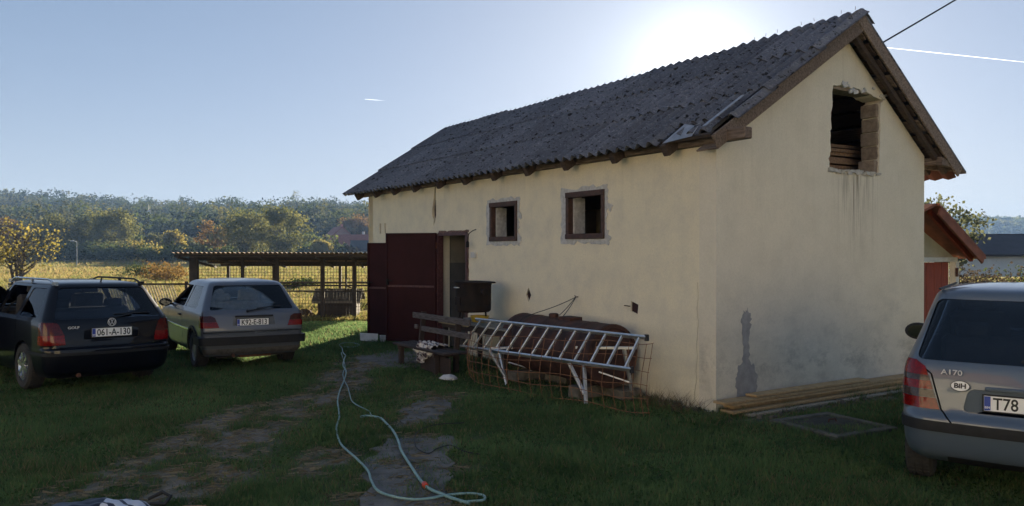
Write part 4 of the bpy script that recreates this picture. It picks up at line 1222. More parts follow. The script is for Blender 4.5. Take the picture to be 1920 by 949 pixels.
# ------------------------------------------------------------------ the silver compact at the right edge
CAR_PAINT_SILVER = paint('silver_blue_paint', (.085, .115, .158), .2, .30, .7, .05)
def silver_compact():
    car = empty('parked_car', (3.77, 5.85, 0), R(90 - 33.5), 'silver blue compact car with plate T78 and an oval country sticker', 'car')
    rows = [(.24, .16, 3.42, .76, .14, .25, .06), (.31, .05, 3.52, .82, .17, .3, .08), (.42, .01, 3.57, .848, .19, .34, .09), (.53, .0, 3.58, .856, .20, .36, .09), (.60, .01, 3.56, .858, .20, .36, .09), (.645, .055, 3.53, .858, .18, .36, .08), (.80, .08, 3.42, .86, .17, .38, .075),
            (.92, .105, 3.15, .853, .17, .38, .075), (1.0, .125, 2.92, .84, .17, .36, .075), (1.045, .145, 2.78, .825, .17, .32, .075), (1.12, .18, 2.62, .795, .17, .28, .075), (1.30, .255, 2.28, .725, .17, .24, .08),
            (1.47, .315, 1.98, .665, .17, .22, .085), (1.555, .335, 1.83, .625, .17, .24, .085), (1.59, .385, 1.70, .575, .17, .28, .08), (1.618, .56, 1.50, .44, .18, .3, .06), (1.632, .8, 1.25, .25, .12, .15, .02), (1.638, .98, 1.08, .08, .03, .03, 0)]
    rw = fillet([(-.735, 1.035), (.735, 1.035), (.60, 1.515), (-.60, 1.515)], .06)
    fw = fillet([(-.68, 1.09), (.68, 1.09), (.52, 1.47), (-.52, 1.47)], .05)
    s1 = fillet([(.46, 1.09), (1.15, 1.07), (1.15, 1.45), (.62, 1.45)], .05)
    s2 = fillet([(1.24, 1.065), (2.42, 1.04), (1.95, 1.44), (1.24, 1.455)], .04)
    hatch = [(-.745, 1.02), (-.62, .93), (-.545, .66), (-.44, .535), (.44, .535), (.545, .66), (.62, .93), (.745, 1.02)]
    c1 = [prism(rw, 'X', -.4, 1.0), prism(fw, 'X', 1.6, 3.3), prism(groove(hatch, .013), 'X', -.3, .22), prism(fillet([(-.40, .66), (.40, .66), (.36, .84), (-.36, .84)], .05), 'X', -.2, .10)]
    c2 = [prism(p, 'Y', -1.3, 1.3) for p in (s1, s2, circle(.62, .30, .335), circle(3.04, .30, .335), groove([(1.195, .33), (1.195, 1.03)], .008))]
    car_body(rows, [c1, c2], CAR_PAINT_SILVER, car)
    for poly, ax, a, c, nm in ((rw, 'X', -.4, 1.0, 'rear_window'), (fw, 'X', 1.6, 3.3, 'windscreen'), (s1, 'Y', -1.3, 1.3, 'side_window'), (s2, 'Y', -1.3, 1.3, 'side_window')):
        strip(rows, -.005, poly, ax, a, c, nm, m_glass_mid, car, -.010)
    strip(rows, .003, groove(rw + [rw[0]], .03), 'X', -.4, 1.0, 'window_seal', m_plastic, car, -.01)
    segs = [([(.555, .66), (.92, .66), (.92, .745), (.585, .745)], m_red), ([(.587, .75), (.92, .75), (.92, .805), (.605, .805)], m_clear), ([(.606, .81), (.92, .81), (.92, .875), (.625, .875)], m_red),
            ([(.627, .879), (.92, .879), (.92, .915), (.64, .915)], m_clear), ([(.642, .918), (.92, .918), (.92, 1.03), (.735, 1.03), (.665, .985)], m_red)]
    for p, m in segs: strip(rows, .008, [p, mirror(p)], 'X', -.3, .30, 'tail_lamp', m, car)
    strip(rows, .012, fillet([(-1, .495), (1, .495), (1, .575), (-1, .575)], .015), 'X', -.3, .75, 'bumper_strip', m_plastic, car)
    strip(rows, .004, [(-.5, .235), (.5, .235), (.5, .30), (-.5, .30)], 'X', -.3, .2, 'rear_valance', m_plastic, car)
    plate_part(car, .085, -.005, .745, 'T78', R(4), .52, .112, left=True)   # only these characters are in the picture
    box_part('hatch_handle', car, (.075, 0, .855), (.03, .5, .03), CAR_PAINT_SILVER, .008)
    M0 = Matrix(((0, 0, -1, 0), (-1, 0, 0, 0), (0, 1, 0, 0), (0, 0, 0, 1)))
    text_mesh('lettering', 'A170', .058, m_badge, car, Matrix.Translation((.106, .475, .955)) @ Matrix.Rotation(R(-7), 4, 'Z') @ M0, .003, sx=1.2, bold=.0006)
    st = empty('country_sticker'); st.parent = car; st.location = (.088, .415, .858); st.rotation_euler = (0, R(12), R(-6))
    mb = MB(); mb.lathe([(.001, 0), (.068, 0), (.068, -.002), (.001, -.002)], 32, (0, 0, 0), 'X'); o = mb.build('sticker_edge', m_ink, st); o.scale = (1, 1, .62)
    mb = MB(); mb.lathe([(.001, 0), (.062, 0), (.062, -.003), (.001, -.003)], 32, (0, 0, 0), 'X'); o = mb.build('sticker_field', m_plate, st); o.scale = (1, 1, .60)
    text_mesh('sticker_letters', 'BiH', .052, m_ink, st, Matrix.Translation((-.0035, 0, 0)) @ M0, .0005, sx=1.1, bold=.0022)
    wiper(car, (.20, 0, 1.10), (.155, 0, 1.06), (.21, -.5, 1.12), (-.7, 0, .7))
    for s in (1, -1): mb = MB(); mb.bar((.42, s * .585, 1.593), (1.72, s * .565, 1.598), .018, .012); mb.build('roof_moulding', m_plastic, car)
    mirrors(car, 2.36, .90, 1.06, m_plastic, 1.15)
    for x in (.62, 3.04):
        for s in (1, -1): wheel(car, x, s * .735, .292, .19, m_steelrim, 7, s)
    interior(car, .35, 2.7, .76, .45, 1.05, m_trim, True, (1.55,), (.36, -.36), .75)
    mb = MB(); mb.box((1.8, 0, .26), (2.9, 1.2, .12)); mb.build('underbody', m_under, car)
silver_compact()

# ================================================================== THINGS BY THE WALL AND ON THE LAWN
HROT = math.pi / 2 + HOUSE_TH
def hw(s, o, z=0.0):
    return Vector((HOUSE_C.x + HL[0] * s - HG[0] * o, HOUSE_C.y + HL[1] * s - HG[1] * o, z))
def by_wall(name, s, o, label, cat, group=None, z=0.0):
    return empty(name, hw(s, o, z), HROT, label, cat, group)
m_rust = simple('rusted_sheet', (.085, .037, .028), (.036, .020, .018), 5, .75, metallic=.25, bmp=.5, bdist=.01)
m_soot = simple('sooty_iron', (.012, .011, .011), (.028, .020, .017), 7, .8, bmp=.3, spec=.2)
m_alum = simple('aluminium', (.62, .64, .67), (.50, .52, .55), 14, .38, metallic=.75)
m_bench = simple('grey_bench_wood', (.15, .135, .14), (.06, .05, .048), 7, .85, stretch=(1, 8, 8), bmp=.5, vary=.4)
m_benchdk = simple('dark_bench_wood', (.045, .030, .026), (.025, .018, .016), 7, .8, stretch=(1, 8, 8), bmp=.4)
m_fresh = simple('fresh_sawn_board', (.47, .33, .17), (.36, .24, .115), 4, .8, stretch=(6, 1, 6), bmp=.25, vary=.35)
m_greyboard = simple('grey_sawn_board', (.40, .35, .27), (.28, .24, .18), 6, .85, stretch=(6, 1, 6))
m_rubblestone = simple('dark_block', (.16, .145, .12), (.08, .075, .06), 9, .95, bmp=.5)  # a darker version of the concrete tone
m_tabletop = simple('table_top_sheet', (.22, .22, .205), (.13, .13, .12), 6, .6, bmp=.2)
m_wire = simple('rusty_wire', (.25, .125, .065), (.16, .075, .04), 30, .8)
m_yellow = simple('yellow_enamel', (.60, .42, .04), (.5, .33, .03), 8, .4)

# ---- rusty drum on blocks
t = by_wall('steel_drum', 2.4, .46, 'long rusty steel drum lying against the cream wall', 'drum')
prof = []; r0 = .405; x0, x1 = -1.08, 1.08
prof += [(.02, x0 + .02), (r0 - .05, x0 + .02), (r0 - .045, x0), (r0, x0 + .005), (r0 + .008, x0 + .03), (r0, x0 + .06)]
for k in range(1, 5):
    c = x0 + k * .432
    prof += [(r0, c - .05), (r0 + .007, c - .015), (r0 + .007, c + .015), (r0, c + .05)]
prof += [(r0, x1 - .06), (r0 + .008, x1 - .03), (r0, x1 - .005), (r0 - .045, x1), (r0 - .05, x1 - .02), (.02, x1 - .02)]
mb = MB(); mb.lathe(prof, 36, (0, 0, .55), 'X')
mb.build('drum_shell', m_rust, t)
mb = MB(); mb.box((-.15, 0, .965), (.28, .2, .05)); mb.lathe([(.07, .95), (.07, 1.0), (.05, 1.01)], 14, (.25, 0, 0)); mb.build('drum_hatch', m_rust, t)
for x in (-.75, .75):
    mb = MB(); mb.box((x, .08, .075), (.22, .62, .15), jit=.01); mb.build('support_block', m_rubblestone, t, bevel=.01)
for x in (-1.0, .3, .9):
    mb = MB(); mb.box((x, -.2, .06), (.5, .3, .13), Matrix.Rotation(.1 * x, 3, 'Z'), jit=.015); mb.build('support_block', m_rubblestone, t, bevel=.012)
# ---- wire sling from the wall hook over the drum
t = by_wall('wire_sling', 2.69, .02, 'thin wire sling hanging from a wall hook over the rusty drum', 'wire')
mb = MB(); mb.tube([(0, -.03, 1.225), (0, .03, 1.225), (0, .04, 1.25)], .007, 6); mb.build('hook', m_rusty, t)
def catenary(a, b_, drop_, n=10):
    a = Vector(a); b_ = Vector(b_); return [a.lerp(b_, k / n) - Vector((0, 0, drop_ * 4 * (k / n) * (1 - k / n))) for k in range(n + 1)]
for a, b_ in (((0, .03, 1.22), (.33, .46, 1.0)), ((0, .03, 1.22), (-.14, .42, .985)), ((-.01, .03, 1.22), (-.22, .40, .985))):
    mb = MB(); mb.tube(catenary(a, b_, .015), .0055, 5); mb.build('strand', m_cable, t)
mb = MB(); mb.tube([(.33, .46, 1.0), (.36, .70, .93), (.40, .86, .75), (.38, .87, .55), (.50, .89, .35)], .006, 5); mb.build('strand', m_cable, t)

# ---- table with the soot-black kettle stove
t = by_wall('work_table', 4.3, .52, 'low table with grey sheet top between the bench and the drum', 'table')
mb = MB(); mb.box((0, 0, .735), (2.1, .78, .03)); mb.build('table_top', m_tabletop, t, bevel=.004)
mb = MB(); mb.box((0, .36, .67), (2.0, .03, .09)); mb.build('apron', m_benchdk, t)
for x in (-.95, .95):
    for y in (-.33, .33):
        mb = MB(); mb.box((x, y, .36), (.07, .07, .72)); mb.build('leg', m_benchdk, t, bevel=.006)
k = by_wall('kettle_stove', 4.74, .60, 'soot black sheet metal kettle stove with flat lid on the table', 'stove', z=.75)
mb = MB(); mb.lathe([(.05, .15), (.26, .15), (.285, .18), (.292, .58), (.30, .60), (.30, .62), (.27, .625)], 36); mb.build('kettle_body', m_soot, k)
mb = MB(); mb.lathe([(.0, .622), (.345, .622), (.352, .63), (.345, .642), (.2, .65), (.0, .652)], 36); o = mb.build('lid', m_soot, k); o.rotation_euler = (R(1.2), R(-.8), 0)
mb = MB(); mb.lathe([(.045, -.06), (.045, .06), (.058, .06), (.058, .085), (.02, .085)], 20, (0, 0, 0), 'X'); o = mb.build('flue_stub', m_soot, k); o.location = (-.30, 0, .48); o.rotation_euler = (0, 0, math.pi)
mb = MB(); mb.tube([(-.06, .295, .55), (-.06, .325, .55), (.06, .325, .55), (.06, .295, .55)], .009, 6); mb.build('handle', m_alum, k)
mb = MB(); mb.box((0, .286, .33), (.16, .02, .13)); mb.build('fire_door', m_soot, k, bevel=.004)
for a in (.5, 1.9, 3.5, 4.9):
    mb = MB(); mb.tube([(.25 * math.cos(a), .25 * math.sin(a), .2), (.275 * math.cos(a), .275 * math.sin(a), 0)], .014, 6); mb.build('leg', m_soot, k)
y_ = by_wall('basin', 4.50, .62, 'yellow enamel basin under the black kettle stove', 'basin', z=.75)
mb = MB(); mb.lathe([(.02, .004), (.12, .004), (.15, .09), (.16, .095), (.155, .10), (.14, .09), (.115, .015), (.02, .012)], 28); mb.build('bowl', m_yellow, y_)
# ---- broken bench
t = by_wall('wooden_bench', 4.75, 1.16, 'weathered wooden bench with gappy back slats beside the doors', 'bench')
def slat(nm, a, b_, w, h, up, m): mb = MB(); mb.bar(a, b_, w, h, up); return mb.build(nm, m, t, bevel=.006)
slat('back_slat', (1.15, -.02, .79), (-.95, .02, .815), .035, .095, (0, 0, 1), m_bench)
slat('back_slat', (1.08, -.02, .60), (.98, -.02, .60), .035, .07, (0, 0, 1), m_bench)
slat('back_slat', (.80, -.02, .585), (-.95, .02, .61), .035, .085, (0, 0, 1), m_bench)
slat('back_slat', (.45, -.16, .725), (-.55, -.16, .735), .03, .05, (0, 0, 1), simple('pale_lath', (.33, .28, .19), (.22, .19, .13), 8, .85))
for i in range(3):
    slat('seat_slat', (1.05, .07 + i * .14, .345 - i * .004), (-.9, .09 + i * .14, .36), .12, .035, (0, 0, 1), m_benchdk)
for x in (.85, -.42):
    slat('back_post', (x, -.02, .3), (x + .03, -.09, .86), .055, .085, (0, 1, 0), m_benchdk)
for x in (.8, -.5):
    for y in (.02, .36):
        slat('leg', (x, y, 0), (x, y, .335), .075, .075, (0, 1, 0), m_benchdk)
    slat('rail', (x, .0, .30), (x, .42, .30), .05, .06, (0, 0, 1), m_benchdk)
slat('side_panel', (.15, .30, .15), (-.85, .30, .15), .03, .28, (0, 0, 1), m_benchdk)
# checked cloth draped over the seat's edge
cl, nt, b = nmat('checked_cloth'); b.inputs['Roughness'].default_value = .95
co = objco(nt); x, y, z = sep(nt, co)
def stripes(v, sc, w): 
    fr = math_n(nt, 'FRACT', math_n(nt, 'MULTIPLY', v, sc)); return math_n(nt, 'LESS_THAN', fr, w)
st = math_n(nt, 'ADD', stripes(math_n(nt, 'ADD', x, math_n(nt, 'MULTIPLY', z, .2)), 9, .34), stripes(math_n(nt, 'ADD', y, math_n(nt, 'MULTIPLY', z, -1.0)), 9, .34))
nt.links.new(mixc(nt, math_n(nt, 'MULTIPLY', st, .55, clamp=True), (.62, .60, .58), (.05, .03, .045)), b.inputs['Base Color'])
cloth = by_wall('cloth', 4.72, 1.42, 'crumpled white and dark checked cloth on the bench seat', 'cloth', z=.39)
V, Fc = [], []; nu, nv = 26, 22
for j in range(nv + 1):
    for i in range(nu + 1):
        u = i / nu - .5; v = j / nv
        wr = .018 * math.sin(u * 23 + v * 4) + .014 * math.sin(v * 19 + u * 9) + .01 * math.sin(u * 41 - v * 13)
        if v < .6: p = (u * .52 + .02 * math.sin(v * 9), -.22 + v * .50, .012 + abs(wr) * (1.6 if v > .15 else .8))
        else:
            q = v - .6; p = (u * .52 * (1 - .25 * q) + .02 * math.sin(q * 12 + u * 8), .09 + .05 * q + wr * 1.6, .01 - q * .50 * (1 + .35 * math.sin(u * 7 + 1)) + wr * .4)
        V.append(p)
for j in range(nv):
    for i in range(nu): a = j * (nu + 1) + i; Fc.append((a, a + 1, a + nu + 2, a + nu + 1))
mb = MB(); mb.add(V, Fc, smooth=True); o = mb.build('fabric', cl, cloth, angle=80)
sm = o.modifiers.new('thick', 'SOLIDIFY'); sm.thickness = .004

# ---- ladder laid on trestles
t = by_wall('ladder', 2.1, .98, 'long aluminium ladder lying on its side along the cream wall', 'ladder')
A0, A1 = Vector((2.08, -.12, .825)), Vector((-1.87, -.12, .915))     # upper rail
B0, B1 = Vector((2.33, .08, .40)), Vector((-1.85, .08, .565))        # lower rail
for a, b_ in ((A0, A1), (B0, B1)):
    mb = MB(); mb.bar(a, b_, .028, .062, (0, .75, .65)); mb.build('rail', m_alum, t, bevel=.004)
for k in range(13):
    f = .04 + k / 12 * .93
    p, q = A0.lerp(A1, f), B0.lerp(B1, f)
    mb = MB(); mb.bar(p, q, .032, .024, (1, 0, 0)); mb.build('rung', m_alum, t, bevel=.004)
for e in (A1, B1):
    mb = MB(); mb.box(e, (.04, .04, .075)); mb.build('end_cap', m_cable, t, bevel=.004)
# ---- trestles
def trestle(s, o, label, spread, ht):
    t = by_wall('trestle', s, o, label, 'trestle', 'aluminium trestles under the ladder')
    mb = MB(); mb.bar((-.36, -.28, ht), (.34, .12, ht - .04), .05, .035); mb.build('top_bar', m_alum, t, bevel=.004)
    for nm, a, b_ in (('leg', (.24, .08, ht - .02), (.0, .22, 0.0)), ('leg', (-.22, -.2, ht), (-.05, -.50 * spread, 0)), ('leg', (.26, .3, .50), (.02, .23, .12)), ('brace', (.12, .0, ht * .55), (-.14, -.36 * spread, ht * .34))):
        mb = MB(); mb.bar(a, b_, .045 if nm == 'leg' else .02, .03 if nm == 'leg' else .015, (1, 0, 0)); mb.build(nm, m_alum, t, bevel=.004)
    return t
trestle(1.26, .72, 'aluminium trestle with a V shaped front leg under the ladder end', 1.0, .70)
t = trestle(3.05, .85, 'folded aluminium trestle standing askew under the ladder middle', .6, .52); t.rotation_euler = (0, 0, HROT + R(24))

# ---- bowed sheet of rusty reinforcing mesh
t = by_wall('mesh_panel', 2.1, 1.0, 'bowed panel of rusty wire mesh standing in front of the ladder', 'mesh')
cp = [(3.95, 1.10), (3.7, 1.22), (3.2, 1.36), (2.6, 1.36), (2.0, 1.22), (1.5, 1.08), (1.0, .97), (.5, .88), (.22, .80)]
def curve_at(f):
    k = f * (len(cp) - 1); i = min(int(k), len(cp) - 2); u = k - i
    p0, p1, p2, p3 = [Vector(cp[min(max(j, 0), len(cp) - 1)]) for j in (i - 1, i, i + 1, i + 2)]
    q = .5 * ((2 * p1) + (p2 - p0) * u + (2 * p0 - 5 * p1 + 4 * p2 - p3) * u * u + (3 * p1 - p0 - 3 * p2 + p3) * u ** 3)
    return q
NV = 25
for k in range(NV):
    f = k / (NV - 1) * .985; c = curve_at(f); top = .66 + .20 * f + .02 * math.sin(k)
    mb = MB(); mb.tube([(c.x - 2.1, c.y - 1.0 + .05 * math.sin(z_ * 5), z_) for z_ in np.linspace(-.02, top, 6)], .004, 5); mb.build('wire', m_wire, t)
for j in range(6):
    mb = MB(); pts = []
    for k in range(41):
        f = k / 40; c = curve_at(f); z_ = (.045 + j * .158) * (.80 + .22 * f) + .015 * math.sin(k * .5 + j)
        pts.append((c.x - 2.1, c.y - 1.0 + .05 * math.sin(z_ * 5) + .006, z_))
    mb.tube(pts, .004, 5); mb.build('wire', m_wire, t)

# ---- pile of fresh boards along the gable
def gw_(g, out, z): return hw(-out, -g, z)
labels = ['lowest fresh board of the pile, jutting out nearest the lawn', 'wide fresh board low in the pile by the house corner', 'fresh board in the middle layer of the pile, set back',
          'thin fresh board under the top layer of the pile', 'long top board of the pile reaching the house corner', 'shorter board lying on top of the pile, starting away from corner',
          'grey weathered board at the foot of the pile facing the lawn']
spec = [((.05, .20, .035), (3.6, .18, .035), .18, .040), ((-.06, .225, .080), (3.75, .205, .080), .20, .036), ((.03, .165, .122), (3.7, .155, .124), .16, .034), ((-.02, .195, .158), (3.65, .18, .160), .17, .026),
        ((-.12, .165, .194), (3.8, .15, .194), .19, .034), ((.42, .15, .232), (2.6, .135, .232), .17, .030), ((.14, .34, .03), (3.5, .30, .03), .10, .035)]
for lb, (a, b_, w, h) in zip(labels, spec):
    a = (a[0], a[1], a[2] * .84); b_ = (b_[0], b_[1], b_[2] * .84); A, B = gw_(*a), gw_(*b_); ln = (B - A).length; d_ = (B - A).normalized()
    o = empty('board', A, math.atan2(d_.y, d_.x), lb, 'board', 'boards piled along the gable wall')
    mb = MB(); mb.bar((0, 0, 0), (ln, 0, random.uniform(-.004, .004)), w, h * .84); mb.build('sawn_board', m_fresh if 'grey' not in lb else m_greyboard, o, bevel=.003)
# small rubble at the wall foot
mb = MB()
for k in range(150):
    if k < 90: p = hw(random.uniform(.0, 2.2), random.uniform(.02, .22), random.uniform(0, .02))
    else: p = hw(random.uniform(-.55, -.30), -random.uniform(.2, 2.4), random.uniform(0, .015))
    s_ = random.uniform(.012, .05); mb.box(p, (s_ * 1.5, s_, s_ * .8), Euler((random.random() * 3, random.random() * 3, random.random() * 3)).to_matrix(), jit=s_ * .2)
o = mb.build('rubble', m_rubblestone); tag(o, 'crumbs of mortar and rubble along the foot of the walls', 'rubble', kind='stuff')
# dry stalks by the corner
n = 260; xs_ = rng.uniform(.1, 1.1, n); os_ = rng.uniform(.05, .4, n)
pw = np.array([hw(a, b_) for a, b_ in zip(xs_, os_)])
o = blades('dry_stalks', pw[:, 0], pw[:, 1], np.zeros(n), rng.uniform(.08, .28, n), np.full(n, .008), lerp((.16, .12, .07), (.30, .23, .14), rng.uniform(0, 1, n)), 1.8)
tag(o, 'dry weed stalks at the foot of the wall corner', 'weeds', kind='stuff')

# ---- manhole slab in the lawn
m_rimc = simple('mossy_rim_concrete', (.13, .125, .105), (.07, .07, .055), 9, .95, bmp=.5)
t = empty('manhole_slab', (3.45, 8.55, 0), R(28), 'square concrete manhole slab with raised rim set in the lawn', 'slab')
mb = MB()
mb.plate([(-.46, -.46), (.46, -.46), (.46, .46), (-.46, .46)], [[(-.36, -.36), (.36, -.36), (.36, .36), (-.36, .36)]], lambda u, v, w: (u, v, .045 - w), .06); mb.build('rim', m_rimc, t, bevel=.01)
mb = MB(); mb.box((0, 0, .012), (.70, .70, .04)); mb.build('lid', simple('dark_mossy_concrete', (.05, .05, .042), (.03, .032, .025), 8, .95, bmp=.5), t, bevel=.006)
for z in (0,): mb = MB(); mb.tube([(-.06, 0, .06), (-.05, 0, .09), (.05, 0, .09), (.06, 0, .06)], .008, 6); mb.build('lifting_ring', m_rusty, t)

# ---- white stone, leaning white tile, lying bag
mb = MB(); V = []
bm = bmesh.new(); bmesh.ops.create_icosphere(bm, subdivisions=2, radius=1)
for v in bm.verts:
    k = 1 + .18 * math.sin(v.co.x * 3 + 1) + .12 * math.sin(v.co.y * 5)
    v.co = Vector((v.co.x * .155 * k, v.co.y * .085 * k, max(v.co.z, -.2) * .055 * k))
me = bpy.data.meshes.new('stone'); bm.to_mesh(me); bm.free(); me.materials.append(simple('pale_stone', (.55, .55, .56), (.42, .42, .43), 12, .9, bmp=.4))
o = link('stone', me); o.location = (-.93, 11.55, .035); o.rotation_euler = (0, .05, .1); tag(o, 'flat white stone lying on the grass before the bench', 'stone')
t = empty('wall_tile', (-2.96, 16.35, 0), R(12), 'white tile offcut propped under the open maroon door', 'tile')
mb = MB(); mb.add([(-.17, 0, .20), (-.17, .02, .20), (.20, 0, .17), (.20, .02, .17), (.19, -.06, 0), (.19, -.04, 0), (-.16, -.05, .05), (-.16, -.03, .05)], [(0, 2, 4, 6), (1, 7, 5, 3), (0, 1, 3, 2), (2, 3, 5, 4), (4, 5, 7, 6), (6, 7, 1, 0)]); mb.build('glazed_face', m_white_plastic, t)
mb = MB(); mb.box((.30, .0, .07), (.12, .12, .14), jit=.008); mb.build('prop_block', m_patch, t, bevel=.008)
t = empty('carrier_bag', (-3.02, 5.74, 0), R(2), 'crumpled dark blue and white carrier bag lying on the lawn', 'bag')
bm = bmesh.new(); bmesh.ops.create_icosphere(bm, subdivisions=4, radius=1)
for v in bm.verts:
    x, y, z = v.co; w = 1 + .10 * math.sin(x * 9 + y * 4) + .08 * math.sin(y * 13 + z * 7) + .06 * math.sin(x * 17)
    v.co = Vector((x * .40 * (1 + .05 * math.sin(y * 9)), y * .17 * w, max(z, -.12) * (.085 + .02 * x) * w + .012))
me = bpy.data.meshes.new('bag_body'); bm.to_mesh(me); bm.free()
mbag, nt, b = nmat('bag_film'); x, y, z = sep(nt, objco(nt)); b.inputs['Roughness'].default_value = .35
mk = math_n(nt, 'GREATER_THAN', math_n(nt, 'ADD', x, math_n(nt, 'MULTIPLY', noise(nt, objco(nt), 5, 3), .2)), .18)
wv = math_n(nt, 'LESS_THAN', math_n(nt, 'FRACT', math_n(nt, 'MULTIPLY', math_n(nt, 'ADD', y, math_n(nt, 'MULTIPLY', x, .6)), 9)), .22)
nt.links.new(mixc(nt, mk, (.010, .014, .03), mixc(nt, wv, (.5, .54, .62), (.03, .035, .06))), b.inputs['Base Color'])
me.materials.append(mbag); me.polygons.foreach_set('use_smooth', [True] * len(me.polygons)); link('bag_body', me, t)
mb = MB(); mb.tube([(.36, .05, .09), (.45, .09, .13), (.52, .06, .11), (.50, 0, .07), (.40, -.02, .08)], [.012, .016, .014, .016, .012], 6); mb.build('bag_handle', m_ink, t)
t = empty('wood_offcut', (-2.32, 5.78, 0), R(8), 'small orange brown wood offcut on the grass beside the bag', 'offcut')
mb = MB(); mb.box((0, 0, .03), (.16, .06, .04), jit=.006); mb.build('chip', simple('orange_wood', (.45, .24, .10), (.34, .17, .07), 12, .8), t, bevel=.004)

# ---- garden hose with its red coupling, thin dark cable
m_hose = simple('green_blue_hose', (.20, .33, .33), (.13, .25, .26), 30, .4)
def smooth_path(pts, k=6, z=.02):
    P = [Vector((p[0], p[1], p[2] if len(p) > 2 else z)) for p in pts]; out = []
    for i in range(len(P) - 1):
        p0, p1, p2, p3 = P[max(i - 1, 0)], P[i], P[i + 1], P[min(i + 2, len(P) - 1)]
        for j in range(k):
            u = j / k
            out.append(.5 * ((2 * p1) + (p2 - p0) * u + (2 * p0 - 5 * p1 + 4 * p2 - p3) * u * u + (3 * p1 - p0 - 3 * p2 + p3) * u ** 3))
    return out + [P[-1]]
t = empty('garden_hose', (-1.2, 8.0, 0), 0, 'pale blue green garden hose looped across the lawn with red coupling', 'hose')
off = Vector((-1.2, 8.0, 0))
GH = lambda pts, z=.032: smooth_path([tuple(ground_at(*p)[:2]) + (z,) for p in pts])
loopA = [(862, 949), (905, 946), (906, 937), (880, 933), (840, 936), (800, 943), (760, 943), (712, 930), (696, 908), (690, 890), (668, 866), (640, 840), (632, 818), (631, 806), (636, 788), (635, 772), (633, 755), (638, 735), (645, 718), (649, 700), (643, 688), (648, 670)]
loopB = [(880, 952), (848, 942), (830, 935), (797, 918), (770, 880), (752, 850), (748, 836), (738, 815), (722, 797), (712, 789), (690, 785), (676, 787)]
thin = [(696, 783), (690, 775), (672, 766), (660, 757), (656, 745), (652, 730), (646, 718), (643, 705), (647, 690), (642, 672), (640, 664)]
far = [(648, 670), (643, 664), (641, 655), (636, 650), (645, 646), (662, 646), (674, 650), (660, 654), (645, 653)]
for nm, pts, r_ in (('hose_run', loopA, .0105), ('hose_run', loopB, .013), ('hose_run', thin, .007), ('hose_run', far, .009)):
    mb = MB(); mb.tube([p - off for p in GH(pts)], r_, 8); mb.build(nm, m_hose, t)
c = ground_at(797, 918) - off; d_ = (ground_at(780, 897) - ground_at(800, 921)).normalized()
mb = MB(); mb.tube([Vector((c.x, c.y, .035)) + Vector((d_.x, d_.y, 0)) * k for k in (-.03, -.015, .02, .04)], [.021, .026, .026, .021], 12); mb.build('coupling', simple('red_plastic', (.55, .05, .025), (.45, .04, .02), 9, .4), t)
t = empty('cable', (-.9, 8.0, 0), 0, 'thin dark cable lying over the worn path slab', 'cable')
off = Vector((-.9, 8.0, 0))
mb = MB(); mb.tube([p - off for p in GH([(900, 858), (870, 852), (845, 841), (820, 847), (805, 856), (790, 852), (779, 842), (778, 826), (782, 816), (800, 806), (830, 800), (870, 798)], .03)], .0055, 6); mb.build('cable_run', m_cable, t)
# overhead service cable
t = empty('service_cable', (4.6, 10.2, 4.3), 0, 'dark overhead service cable rising from the gable roof edge', 'cable')
a = point_at(1655, 80, 11.0); c = point_at(1795, -6, 11.6); e = a + (c - a) * 7.0
mb = MB(); mb.tube([p - Vector((4.6, 10.2, 4.3)) for p in catenary(a, e, .06, 16)], .012, 6); mb.build('cable_run', m_cable, t)

# ================================================================== LEAN-TO SHED BEHIND THE GABLE
m_redwood = simple('red_stained_boards', (.30, .058, .028), (.21, .040, .022), 5, .7, stretch=(8, 8, 1), bmp=.3, vary=.25)
m_redbrown = simple('red_brown_fascia', (.25, .09, .055), (.16, .06, .04), 7, .75, bmp=.3)
m_shedpl = simple('shed_render', (.42, .40, .30), (.34, .33, .25), 4, .95)
sh = by_wall('lean_to_shed', .5, -4.25, 'small shed with red plank door and sloping red brown roof', 'shed')
# local: x along the long wall (away), y negative = to the right of the gable
Z0, Z1 = 2.52, 1.70; yA, yB = -.50, -1.72
def sy(z_): return 0
mb = MB(); mb.plate([(-1.62, 1.79), (-.02, 1.79), (-.02, 2.30), (-.42, 2.36)], [], lambda u, v, w: (w, u, v), .1); mb.build('gable_panel', m_shedpl, sh)
mb = MB(); mb.box((-.03, -.80, 1.755), (.10, 1.58, .07)); mb.build('door_lintel', m_white_plastic, sh)
for i in range(7):
    mb = MB(); y = -.14 - i * .2; mb.box((.0, y, .87), (.03, .192, 1.68)); mb.build('door_plank', m_redwood, sh, bevel=.004)
mb = MB(); mb.box((-.025, -.36, 1.05), (.02, .16, .03)); mb.box((-.03, -.42, 1.12), (.025, .03, .10)); mb.build('door_latch', m_rusty, sh)
mb = MB(); mb.box((-.02, -1.60, .86), (.10, .09, 1.72)); mb.build('door_post', m_white_plastic, sh)
mb = MB(); mb.box((-.07, -1.58, 1.55), (.03, .05, .14)); mb.build('hinge', m_rusty, sh)
for y, x0_ in ((-1.6, .08),): mb = MB(); mb.box((1.6, -1.62, .85), (3.0, .08, 1.7)); mb.build('side_wall', m_shedpl, sh)
a = Vector((-.42, -.48, 2.50)); c = Vector((-.42, -1.70, 1.76)); nrm_ = (0, -.52, .85)
mb = MB(); mb.bar(a, c, .035, .16, nrm_); mb.build('fascia', m_redbrown, sh, bevel=.005)
q = [Vector((x, y, z_)) for x, y, z_ in ((-.44, -.44, 2.60), (3.2, -.44, 2.60), (3.2, -1.74, 1.80), (-.44, -1.74, 1.80))]
